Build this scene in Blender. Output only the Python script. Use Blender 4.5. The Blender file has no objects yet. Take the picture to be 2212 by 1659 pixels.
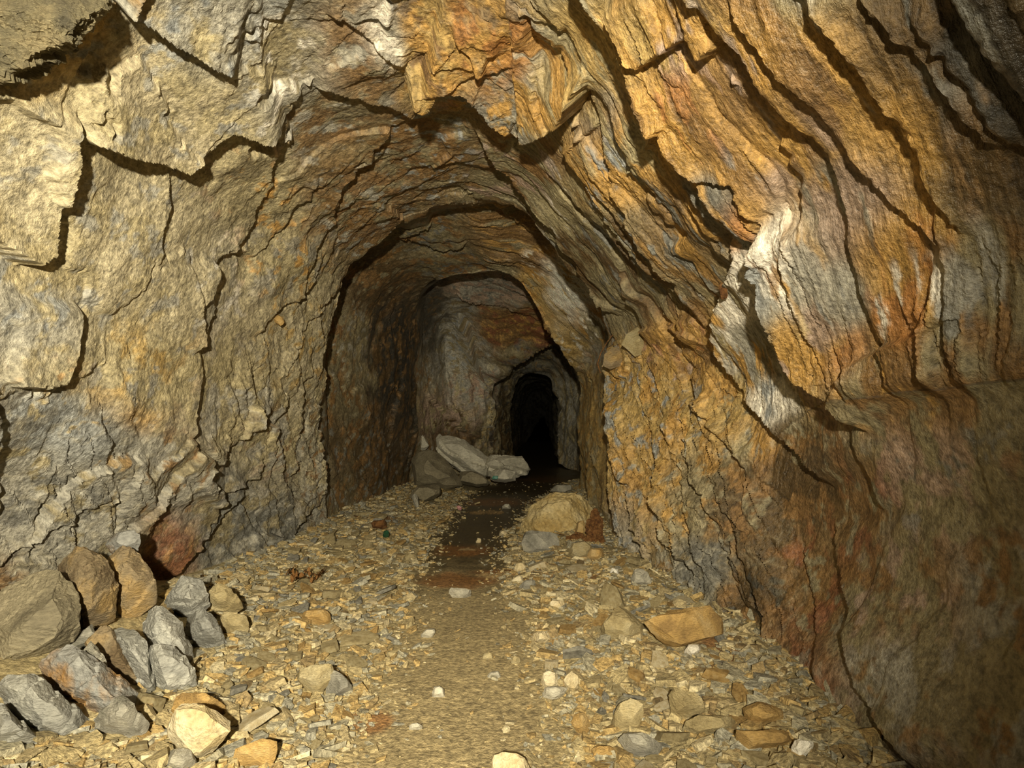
import bpy, bmesh, math, random
import numpy as np
from mathutils import Vector, Matrix

random.seed(7)
RNG = np.random.default_rng(11)
F = 1370.0            # focal length in pixels of the 2212 x 1659 frame
CX, HY = 1106.0, 905.0  # principal column and horizon row
CAMZ = 1.0
COL = bpy.context.scene.collection

def W(px, py, d):
    return ((px - CX) / F * d, d, CAMZ - (py - HY) / F * d)

def proj(P):
    d = np.maximum(P[..., 1], 0.25)
    return CX + F * P[..., 0] / d, HY - F * (P[..., 2] - CAMZ) / d

# ------------------------------------------------------------------ noise
_perm = RNG.permutation(256)
_perm = np.concatenate([_perm, _perm, _perm])
_g = RNG.normal(size=(256, 3)); _g /= np.linalg.norm(_g, axis=1)[:, None]

def perlin(P):
    P = np.asarray(P, dtype=np.float64)
    i = np.floor(P).astype(np.int64); f = P - i; i &= 255
    u = f * f * f * (f * (f * 6 - 15) + 10)
    def cor(dx, dy, dz):
        h = _perm[_perm[_perm[i[:, 0] + dx] + i[:, 1] + dy] + i[:, 2] + dz]
        g = _g[h]
        return g[:, 0] * (f[:, 0] - dx) + g[:, 1] * (f[:, 1] - dy) + g[:, 2] * (f[:, 2] - dz)
    x00 = cor(0, 0, 0); x00 += u[:, 0] * (cor(1, 0, 0) - x00)
    x10 = cor(0, 1, 0); x10 += u[:, 0] * (cor(1, 1, 0) - x10)
    x01 = cor(0, 0, 1); x01 += u[:, 0] * (cor(1, 0, 1) - x01)
    x11 = cor(0, 1, 1); x11 += u[:, 0] * (cor(1, 1, 1) - x11)
    x00 += u[:, 1] * (x10 - x00); x01 += u[:, 1] * (x11 - x01)
    return (x00 + u[:, 2] * (x01 - x00)) * 1.5

def fbm(P, oct=4, gain=0.5, ridged=False):
    s = np.zeros(len(P)); a = 1.0; t = 0.0; Q = np.array(P, dtype=np.float64)
    for k in range(oct):
        n = perlin(Q + 17.3 * k)
        s += a * ((1 - 2 * np.abs(n)) if ridged else n)
        t += a; a *= gain; Q = Q * 2.03
    return s / t

def hash2(i, j, k=0):
    return _perm[_perm[(i & 255)] + ((j + 37 * k) & 255)] / 255.0

def cells(s, l, pw=1.0):
    """2-D cellular pattern: id hashes, offset to the cell's centre, distance to border."""
    i0 = np.floor(s).astype(np.int64); j0 = np.floor(l).astype(np.int64)
    b1 = np.full(s.shape, 9.0); b2 = np.full(s.shape, 9.0)
    h1 = np.zeros(s.shape); h2 = np.zeros(s.shape); ds = np.zeros(s.shape); dl = np.zeros(s.shape)
    for di in (-1, 0, 1):
        for dj in (-1, 0, 1):
            i = i0 + di; j = j0 + dj
            cs = i + 0.15 + 0.7 * hash2(i, j, 1); cl = j + 0.1 + 0.8 * hash2(i, j, 2)
            a = s - cs; b = l - cl
            q = (np.abs(a) ** pw + np.abs(b * .85) ** pw) ** (1 / pw)
            m = q < b1
            b2 = np.where(m, b1, np.minimum(b2, q))
            h1 = np.where(m, hash2(i, j, 3), h1); h2 = np.where(m, hash2(i, j, 4), h2)
            ds = np.where(m, a, ds); dl = np.where(m, b, dl); b1 = np.where(m, q, b1)
    return h1, h2, ds, dl, b2 - b1

def sstep(a, b, x):
    t = np.clip((x - a) / (b - a), 0, 1)
    return t * t * (3 - 2 * t)

# ------------------------------------------------------------------ tunnel shell
def ring(d, pts):
    return [(x, d, z) for x, z in pts]
NEARP = [(-1.95, -.35), (-1.9, .05), (-1.8, .5), (-1.68, 1.0), (-1.55, 1.6), (-1.28, 2.05), (-.88, 2.3), (-.4, 2.42),
         (0, 2.38), (.35, 2.1), (.65, 1.78), (.92, 1.45), (1.08, 1.15), (1.14, .6), (1.02, .08), (1.0, -.35)]
RINGS = [
    ring(-1.6, NEARP), ring(0.5, NEARP), ring(2.0, [(-2.5, -.35), (-2.42, .05), (-2.12, .5), (-1.75, 1.0)] + NEARP[4:]),
    [(-2.1, 3, -.35), (-2.05, 3, .08), (-1.9, 3, .5), (-1.66, 3, 1.0), (-1.5, 3, 1.6), (-1.3, 3, 2.05), (-.9, 3, 2.3), (-.4, 3, 2.42),
     (.05, 3, 2.4), (.36, 3, 2.16), (.66, 3, 1.85), (.93, 3, 1.5), (1.1, 3, 1.2), (1.12, 3, .6), (1.08, 3, .08), (1.08, 3, -.35)],
    [W(712, 1240, 5.8), W(708, 1128, 5.7), W(692, 1010, 5.5), W(690, 870, 5.3), W(722, 660, 5.1), W(766, 560, 4.9), W(850, 488, 4.7), W(930, 446, 4.5),
     W(1010, 424, 4.3), W(1120, 448, 4.2), W(1232, 556, 4.4), W(1322, 684, 4.7), W(1330, 792, 4.9), W(1318, 1000, 4.9), W(1314, 1172, 5.0), W(1314, 1280, 5.0)],
    [(-1.74, 6.2, -.35), (-1.74, 6.2, .05), (-1.76, 6.1, .5), (-1.77, 6.0, 1.0), (-1.74, 5.8, 1.65), (-1.6, 5.6, 2.2), (-1.15, 5.4, 2.58), (-.65, 5.2, 2.68),
     (-.3, 4.9, 2.66), (.28, 4.8, 2.72), (.82, 5.0, 2.52), (1.14, 5.2, 2.14), (.9, 5.5, 1.45), (.85, 5.6, .6), (.85, 5.6, .06), (.85, 5.6, -.35)],
    [W(885, 1110, 9.3), W(885, 1024, 9.3), W(892, 950, 9.1), W(900, 850, 8.8), W(905, 700, 8.4), W(905, 650, 7.6), W(930, 622, 7.1), W(975, 600, 6.7),
     W(1050, 592, 6.5), W(1110, 602, 6.5), W(1178, 692, 6.9), W(1238, 790, 7.5), W(1254, 832, 8.0), W(1251, 950, 8.4), W(1255, 1058, 8.8), W(1255, 1120, 8.8)],
    [(-1.45, 9.6, -.35), (-1.45, 9.6, .1), (-1.4, 9.5, .7), (-1.38, 9.4, 1.3), (-1.3, 9.2, 2.1), (-1.1, 8.4, 2.6), (-.75, 7.7, 2.75), (-.4, 7.3, 2.8),
     (0, 7.1, 2.76), (.35, 7.1, 2.6), (.72, 7.5, 2.3), (1.0, 8.0, 1.9), (1.08, 8.6, 1.5), (1.06, 9.0, .7), (1.06, 9.3, .08), (1.06, 9.3, -.35)],
    [W(960, 1040, 10.6), W(962, 990, 10.6), W(965, 930, 10.6), W(960, 850, 10.5), W(958, 745, 10.2), W(985, 690, 9.6), W(1030, 662, 9.0), W(1075, 655, 8.8),
     W(1120, 655, 8.7), W(1165, 660, 8.8), W(1205, 705, 9.1), W(1238, 770, 9.6), W(1258, 840, 10.0), W(1258, 930, 10.4), W(1260, 1010, 10.8), W(1260, 1050, 10.8)],
    [W(1076, 1030, 12.0), W(1076, 988, 12.0), W(1072, 940, 11.8), W(1072, 880, 11.5), W(1066, 832, 11.2), W(1085, 806, 11.0), W(1112, 788, 10.8), W(1150, 766, 10.6),
     W(1185, 750, 10.5), W(1216, 744, 10.5), W(1238, 778, 10.7), W(1250, 818, 11.0), W(1258, 850, 11.3), W(1256, 915, 11.6), W(1258, 985, 12.2), W(1258, 1030, 12.2)],
    [W(1068, 1020, 12.6), W(1068, 978, 12.6), W(1062, 930, 12.4), W(1060, 870, 12.2), W(1056, 815, 12.0), W(1076, 780, 11.8), W(1108, 762, 11.6), W(1150, 745, 11.5),
     W(1185, 735, 11.4), W(1216, 735, 11.4), W(1236, 776, 11.6), W(1244, 826, 12.0), W(1248, 860, 12.4), W(1246, 920, 12.6), W(1246, 985, 12.8), W(1246, 1020, 12.8)],
    [W(1108, 1000, 14.2), W(1108, 978, 14.2), W(1106, 935, 14.2), W(1104, 890, 14.2), W(1110, 850, 13.9), W(1122, 824, 13.8), W(1136, 810, 13.7), W(1150, 804, 13.6),
     W(1165, 802, 13.6), W(1181, 810, 13.6), W(1194, 826, 13.7), W(1203, 852, 13.8), W(1207, 884, 13.9), W(1206, 922, 14.2), W(1208, 975, 14.2), W(1208, 1000, 14.2)],
    [W(1102, 990, 15.2), W(1102, 970, 15.2), W(1100, 930, 15.2), W(1098, 885, 15.2), W(1104, 842, 14.9), W(1116, 814, 14.8), W(1132, 800, 14.7), W(1148, 794, 14.2),
     W(1165, 793, 14.2), W(1183, 800, 14.2), W(1197, 818, 14.7), W(1206, 848, 14.8), W(1208, 884, 14.9), W(1206, 922, 15.2), W(1206, 968, 15.2), W(1206, 990, 15.2)],
    [W(1128, 970, 28), W(1128, 953, 28), W(1128, 925, 28), W(1129, 900, 28), W(1134, 875, 28), W(1140, 860, 28), W(1148, 850, 28), W(1156, 846, 28),
     W(1165, 845, 28), W(1174, 848, 28), W(1183, 856, 28), W(1190, 870, 28), W(1194, 890, 28), W(1196, 915, 28), W(1196, 953, 28), W(1196, 970, 28)],
    [(1.5 + 0.02 * k, 34, 1.0 + 0.01 * (k % 3)) for k in range(16)],
]
RINGS = np.array(RINGS)                      # (R,16,3)
SUBR = [4, 250, 230, 300, 16, 150, 12, 60, 60, 10, 60, 8, 50, 20]
SUBC = 72

def catmull(A, n_list):
    """interpolate along axis 0 with Catmull-Rom; n_list steps per interval"""
    out = []; tt = []
    n = len(A)
    for k in range(n - 1):
        p0 = A[max(k - 1, 0)]; p1 = A[k]; p2 = A[k + 1]; p3 = A[min(k + 2, n - 1)]
        m = n_list[k]
        t = (np.arange(m) / m).reshape((-1,) + (1,) * (A.ndim - 1))
        out.append(0.5 * (2 * p1 + (p2 - p0) * t + (2 * p0 - 5 * p1 + 4 * p2 - p3) * t ** 2 + (3 * p1 - p0 - 3 * p2 + p3) * t ** 3))
        tt.append(k + np.arange(m) / m)
    out.append(A[-1:]); tt.append([n - 1.0])
    return np.concatenate(out), np.concatenate(tt)

cols, ct = catmull(np.swapaxes(RINGS, 0, 1), [SUBC] * 15)      # (C, R, 3)
G = np.swapaxes(cols, 0, 1)                                      # (R, C, 3)
# along the tunnel: smooth in the near chamber, straight beyond the brow
near, tn = catmull(G[:5], SUBR[:4])
rest = []; tr = []
for k in range(4, len(G) - 1):
    m = SUBR[k]; t = (np.arange(m) / m).reshape(-1, 1, 1)
    rest.append(G[k] * (1 - t) + G[k + 1] * t); tr.append(k + np.arange(m) / m)
rest.append(G[-1:]); tr.append([len(G) - 1.0])
SH = np.concatenate([near[:-1]] + rest); RT = np.concatenate([tn[:-1]] + tr)
NR, NC = SH.shape[:2]
# inward normals
du = np.gradient(SH, axis=0); dv = np.gradient(SH, axis=1)
NRM = np.cross(dv, du); NRM /= np.maximum(np.linalg.norm(NRM, axis=2, keepdims=True), 1e-9)
mid = SH.mean(axis=1, keepdims=True)
sgn = np.sign(((mid - SH) * NRM).sum(axis=2).mean())
NRM *= sgn
# around the brows bend the normal towards the radial direction so that the steps stay clean
rad = mid - SH; rad[..., 1] = 0; rad /= np.maximum(np.linalg.norm(rad, axis=2, keepdims=True), 1e-6)
brow = np.zeros(NR)
for b in (4.5, 6.5, 9.5, 11.5):
    brow = np.maximum(brow, np.exp(-((RT - b) / 0.55) ** 4))
NRM = NRM * (1 - brow[:, None, None]) + rad * brow[:, None, None]
NRM /= np.maximum(np.linalg.norm(NRM, axis=2, keepdims=True), 1e-9)
# unrolled coordinates in metres: a round the tunnel from the apex, y along it
seg = np.linalg.norm(np.diff(SH, axis=1), axis=2)
arc = np.concatenate([np.zeros((NR, 1)), np.cumsum(seg, axis=1)], axis=1)
arc -= arc[:, [8 * SUBC]]
PB = SH.reshape(-1, 3); NB = NRM.reshape(-1, 3)
U = arc.reshape(-1); Y = PB[:, 1].copy()
RTV = np.repeat(RT, NC); CTV = np.tile(ct, NR)
PX, PY = proj(PB)
front = PB[:, 1] > 0.7
ZONE = np.where(RTV <= 4.06, 0, np.where(RTV <= 6.06, 1, 2))

def lookup(px, py, h=0.0, zone=0):
    """index of the shell vertex that, raised by h, shows at pixel (px, py)"""
    m = np.where(front & (ZONE == zone))[0]
    q = PB[m] + NB[m] * h
    x, y = proj(q)
    return m[np.argmin((x - px) ** 2 + (y - py) ** 2)]

# bedding direction on the right, in unrolled metres
ia, ib = lookup(1290, 75), lookup(1640, 600)
bd = np.array([U[ib] - U[ia], Y[ib] - Y[ia]]); bd /= np.linalg.norm(bd)
print('bedding', bd, NR, NC)
right = sstep(-0.25, 0.25, U + 0.25 * perlin(PB * 1.3))
S = U * bd[1] - Y * bd[0]; L = U * bd[0] + Y * bd[1]

H = np.zeros(len(PB))
smooth_lr = sstep(0.25, 0.75, (sstep(1560, 1820, PX + 0.25 * (PY - 1100) * 0) * sstep(720, 960, PY - 0.35 * (2000 - PX) * 0.3))) * (ZONE == 0)
warp1 = fbm(PB * 2.2, 3); warp2 = fbm(PB * 7 + 5, 3); warp3 = fbm(PB * 24 + 9, 2)
H += 0.085 * fbm(PB * 0.9, 2) + 0.05 * warp1
amp = 1 - 0.82 * smooth_lr
lumpy = sstep(690, 790, PY + 30 * warp1) * (1 - sstep(0, 70, PX - (1530 + (PY - 700) * .27) + 40 * warp1)) * (PX > 1180) * (ZONE <= 1) * (PB[:, 1] > 1.5)
streak = right * (1 - lumpy); blocky = 1 - streak
iso_look = streak * (1 - smooth_lr) < .5
# right: long slabs along the bedding, like shingles
flaky = sstep(-.12, .22, fbm(PB * 1.1 + 77, 2))
HF = np.zeros(len(PB))
for sc, ll, hh, k, msk in ((0.27, 1.3, 0.055, 0, 1), (0.10, 0.55, 0.022, 11, .3 + .7 * flaky), (0.042, 0.25, 0.010, 23, flaky), (0.018, 0.10, 0.0045, 29, .3 + .7 * flaky)):
    s = S / sc + 0.30 * warp1 + 0.07 * warp2 + 0.02 * warp3 + k; l = L / ll + 0.3 * warp1 + 0.15 * warp2 + 0.05 * warp3 + k
    h1, h2, ds, dl, bd_ = cells(s, l, 4.0)
    (H if sc > .05 else HF)[:] += streak * amp * msk * hh * (0.8 * h1 + 0.7 * (0.5 - ds) * (h2 > 0.3) + (h2 - .5) * .7 * dl - 0.2 * np.exp(-bd_ / 0.05))
# left: blocky plates and flakes
S2 = U * 0.62 + Y * 0.78; L2 = U * 0.78 - Y * 0.62
flakel = np.clip(sstep(-.10, .25, fbm(PB * 1.0 + 47, 2)) + sstep(470, 700, PX) * sstep(380, 620, PY) * (1 - right) + lumpy * 1.2, 0, 1.2)
for sc, ll, hh, k, msk in ((0.55, 0.8, 0.075, 3, 1), (0.20, 0.33, 0.032, 31, .25 + .75 * flakel), (0.075, 0.13, 0.013, 41, .15 + .85 * flakel), (0.03, 0.055, 0.005, 49, .2 + .8 * flakel)):
    s = S2 / sc + 0.35 * warp1 + 0.10 * warp2 + 0.04 * warp3 + k; l = L2 / ll + 0.4 * warp1 + 0.12 * warp2 + 0.04 * warp3 + k
    h1, h2, ds, dl, bd_ = cells(s, l, 1.7)
    low = (0.6 + 0.6 * sstep(600, 1000, PY)) * np.where(ZONE == 0, 1, .5 if sc > .1 else 0)
    (H if sc > .1 else HF)[:] += blocky * amp * low * msk * hh * (0.55 * h1 + 0.8 * (0.5 + ds) * (h2 > 0.4) + (h1 - .5) * .9 * dl)
H += 0.010 * fbm(PB * 8, 4)
H += (RTV > 8.6) * .16 * fbm(PB * 1.7 + 15, 4)
HF += amp * 0.004 * fbm(PB * 30, 4, .6, ridged=True) + .002 * fbm(PB * 90, 2)
# lamination: thin ridges that follow the beds
HF += streak * amp * 0.004 * fbm(np.stack([S * 40, L * 3.5, PB[:, 2] * 2], 1), 3)
H -= 0.04

# ------------------------------------------------------------------ traced ledges and joints
# (points, height in m, reach in px, zone): the rock on the right-hand side of the walk stands proud
LEDGES = [
    ([(640, 300), (580, 310), (500, 292), (440, 335), (395, 372), (300, 345), (160, 300)], .13, 170, 0),
    ([(178, 235), (155, 295), (152, 380), (135, 440), (130, 560), (92, 580), (0, 525), (-60, 500)], .10, 190, 0),
    ([(515, 162), (440, 130), (370, 95), (290, 45), (250, 10)], .10, 130, 0),
    ([(905, 282), (850, 250), (800, 238), (760, 230), (720, 215), (685, 214)], .06, 60, 0),
    ([(1236, 190), (1228, 235), (1212, 272), (1150, 285), (1090, 270), (1040, 240), (1010, 213), (955, 203), (925, 238), (888, 230), (880, 180)], .16, 130, 0),
    ([(1345, 695), (1260, 590), (1200, 490), (1130, 430), (1080, 380), (1040, 330), (1018, 305)], .10, 150, 0),
    ([(1435, 290), (1380, 210), (1330, 140), (1290, 75), (1240, 0), (1200, -60)], .075, 50, 0),
    ([(1572, 60), (1548, 108), (1530, 112), (1507, 68), (1440, 100), (1415, 118), (1395, 105), (1330, 20), (1310, -20)], .05, 120, 0),
    ([(1475, 232), (1430, 285), (1412, 262), (1370, 195)], .05, 50, 0),
    ([(1500, 690), (1400, 560), (1290, 405), (1215, 290)], .055, 60, 0),
    ([(1490, 630), (1420, 520), (1345, 385), (1290, 270), (1230, 170), (1110, 20)], .05, 45, 0),
    ([(1647, 470), (1607, 380), (1539, 354), (1499, 300), (1440, 288)], .04, 50, 0),
    ([(1600, 590), (1571, 485), (1524, 427), (1484, 365), (1448, 307), (1412, 285)], .05, 50, 0),
    ([(1835, 950), (1777, 865), (1752, 825), (1716, 750), (1694, 681), (1643, 572), (1640, 480)], .11, 90, 0),
    ([(1730, 1065), (1701, 1006), (1661, 938), (1614, 869), (1571, 782), (1542, 717), (1560, 620), (1580, 560)], .10, 70, 0),
    ([(1614, 1003), (1564, 945), (1513, 872), (1470, 800)], .06, 50, 0),
    ([(1870, 1110), (1842, 1028), (1817, 923)], .05, 60, 0),
    ([(2070, 590), (2005, 506), (1918, 427), (1824, 307), (1774, 202), (1694, 105), (1625, 0), (1590, -60)], .06, 60, 0),
    ([(2100, 525), (2063, 481), (1962, 325), (1911, 217), (1860, 98), (1795, 0), (1760, -60)], .06, 60, 0),
    ([(2160, 345), (2074, 239), (2027, 163), (1976, 90), (1897, 0), (1860, -60)], .06, 60, 0),
    ([(2230, 370), (2171, 307), (2099, 181), (1976, 0)], .05, 60, 0),
    ([(1774, 1605), (1745, 1486), (1723, 1348), (1709, 1247), (1690, 1150)], .035, 40, 0),
    ([(1935, 1670), (1882, 1594), (1824, 1493), (1810, 1439), (1792, 1366), (1792, 1312), (1766, 1240), (1741, 1113)], .09, 120, 0),
    ([(2110, 1420), (2168, 1359), (2182, 1325), (2176, 1290), (2135, 1258)], .05, 40, 0),
    ([(2056, 690), (1960, 730), (1900, 770), (1850, 860), (1830, 950)], -.05, 90, 0),
    ([(470, 560), (481, 619), (477, 688), (456, 735), (423, 771)], .05, 110, 0),
    ([(192, 650), (188, 680), (174, 753), (152, 815), (141, 833), (65, 847), (20, 830)], .07, 130, 0),
    ([(700, 540), (687, 561), (658, 627), (593, 674), (575, 702), (560, 740)], .04, 50, 0),
    ([(740, 600), (700, 650), (660, 700), (630, 760), (600, 830)], .035, 40, 0),
    ([(593, 883), (550, 916), (524, 956), (452, 1006)], .06, 70, 0),
    ([(562, 985), (550, 1035), (488, 1064), (445, 1100)], .06, 70, 0),
    ([(755, 800), (741, 818), (709, 847), (690, 880)], .04, 40, 0),
    ([(712, 920), (705, 960), (682, 1035), (672, 1060)], .04, 40, 0),
    ([(700, 1040), (690, 1090), (640, 1130), (615, 1180), (600, 1235)], .06, 60, 0),
    ([(545, 1050), (528, 1066), (452, 1164), (398, 1222), (380, 1260)], .08, 70, 0),
    ([(230, 1180), (300, 1120), (340, 1060), (400, 990), (430, 930)], .05, 60, 0),
    ([(60, 1190), (130, 1100), (190, 1040), (260, 1000), (330, 985)], .05, 60, 0),
    ([(640, 450), (615, 480), (560, 560), (545, 550), (500, 556), (472, 535)], .025, 50, 0),
    ([(690, 380), (672, 430), (640, 440), (610, 500)], .025, 40, 0),
    ([(890, 140), (850, 138), (830, 120), (790, 100), (730, 62), (710, 66)], .04, 50, 0),
    ([(850, 68), (800, 58), (760, 66)], .03, 40, 0),
    ([(1085, 95), (1060, 88), (1048, 122), (1030, 110), (1010, 85), (985, 70), (978, 40)], .035, 60, 0),
    ([(1210, 55), (1205, 78), (1180, 60), (1150, 40), (1120, 20)], .03, 40, 0),
    ([(1160, 260), (1140, 200), (1120, 140), (1110, 60)], .03, 30, 0),
    ([(1290, 270), (1262, 293), (1250, 270), (1235, 260)], .04, 40, 0),
    ([(1258, 900), (1264, 835), (1312, 772), (1350, 728), (1410, 700), (1490, 705), (1530, 740)], .03, 120, 0),
    ([(1480, 1180), (1450, 1100), (1430, 1010), (1400, 900), (1380, 800)], .045, 40, 0),
    ([(1400, 1200), (1370, 1130), (1350, 1050), (1345, 950), (1340, 850)], .05, 40, 0),
    ([(1560, 1270), (1520, 1170), (1500, 1090), (1470, 980), (1440, 880)], .04, 35, 0),
    ([(1620, 1220), (1590, 1100), (1550, 1010)], .04, 40, 0),
    # beyond the first brow
    ([(940, 485), (900, 500), (860, 518), (800, 540)], .06, 60, 1),
    ([(1010, 540), (955, 553), (900, 535), (855, 521)], .06, 50, 1),
    ([(1240, 620), (1180, 540), (1130, 490), (1060, 450)], .06, 50, 1),
    ([(880, 1010), (905, 900), (895, 860), (905, 800)], .03, 80, 1),
    ([(840, 1000), (850, 900), (870, 830), (860, 740)], .03, 80, 1),
    ([(1240, 735), (1150, 690), (1090, 665), (1010, 655), (975, 640)], .08, 40, 2),
    ([(1240, 700), (1180, 750), (1110, 790), (1070, 830)], .06, 60, 2),
    ([(985, 690), (1010, 730), (1030, 790), (1048, 830), (1068, 880), (1062, 940)], .16, 55, 2),
    ([(1060, 960), (1000, 930), (950, 880), (920, 850)], .05, 60, 2),
]
zig = 5.5 * fbm(PB * 11 + 3, 3) + 3.0 * fbm(PB * 45 + 8, 2)
zig2 = 5.5 * fbm(PB * 11 + 63, 3) + 3.0 * fbm(PB * 45 + 38, 2)
ZP = np.clip(PX + zig, -4000, 6000), np.clip(PY + zig2, -4000, 6000)
for pts, h, reach, zone in LEDGES:
    if h == 0: continue
    mx_ = sum(p[0] for p in pts) / len(pts); h *= .75 if zone == 0 and mx_ < 1750 else (.42 if zone == 0 else 1)
    q = []
    for (x, y) in pts:                       # where on the bare shell the raised edge starts
        k = lookup(x, y, h * 0.8, zone); q.append((PX[k], PY[k]))
    q = np.array(q)
    lo = q.min(0) - 4 * reach; hi = q.max(0) + 4 * reach
    m = np.where((ZP[0] > lo[0]) & (ZP[0] < hi[0]) & (ZP[1] > lo[1]) & (ZP[1] < hi[1]) & (ZONE == zone) & front)[0]
    if len(m) == 0: continue
    x = ZP[0][m]; y = ZP[1][m]
    best = np.full(len(m), 1e9); side = np.zeros(len(m)); along = np.zeros(len(m))
    sl = np.linalg.norm(np.diff(q, axis=0), axis=1); tot = sl.sum() + 1e-6; acc = 0.0
    for k in range(len(q) - 1):
        a, b = q[k], q[k + 1]; e = b - a; n2 = (e * e).sum() + 1e-6
        t = ((x - a[0]) * e[0] + (y - a[1]) * e[1]) / n2; tc = np.clip(t, 0, 1)
        dd = np.hypot(x - a[0] - tc * e[0], y - a[1] - tc * e[1])
        c = e[0] * (y - a[1]) - e[1] * (x - a[0])
        better = dd < best - 1e-6
        side = np.where(better, np.sign(c), side); best = np.where(better, dd, best)
        along = np.where(better, (acc + tc * sl[k]) / tot, along); acc += sl[k]
    taper = sstep(0, 0.10, along) * (1 - sstep(0.90, 1.0, along))
    up = (side > 0) * np.exp(-best / reach) * h
    dn = (side <= 0) * (-0.35 * h) * np.exp(-best / (0.3 * reach))
    H[m] += taper * (up + dn)
# the first brow: build the lip up to a sharp edge
Hg = H.reshape(NR, NC)
for _ in range(1):
    Hg = np.pad(Hg, 1, 'edge'); Hg = .25 * Hg[:-2] + .5 * Hg[1:-1] + .25 * Hg[2:]; Hg = .25 * Hg[:, :-2] + .5 * Hg[:, 1:-1] + .25 * Hg[:, 2:]
H = Hg.reshape(-1) + HF
PF = PB + NB * H[:, None]
FXP, FYP = proj(PF)
def surface(px, py, zone=0):
    m = np.where(front & (ZONE == zone))[0]
    return PF[m[np.argmin((FXP[m] - px) ** 2 + (FYP[m] - py) ** 2)]]

PF3 = PF.reshape(NR, NC, 3)

# ------------------------------------------------------------------ rock colours (by place, some with light or shade painted in)
TAN = (.41, .345, .195); DUST = (.47, .405, .26); OLIVE = (.25, .21, .12); GREY = (.34, .32, .26); DGREY = (.17, .165, .14)
BLUEG = (.30, .31, .30); OCHRE = (.49, .285, .08); ORANGE = (.42, .195, .06); BROWN = (.24, .14, .055); DBROWN = (.11, .07, .03)
WHITE = (.80, .74, .62); RED = (.27, .115, .055); YEL = (.48, .33, .12); MAUVE = (.36, .26, .19); BLACK = (.05, .045, .035)
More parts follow.
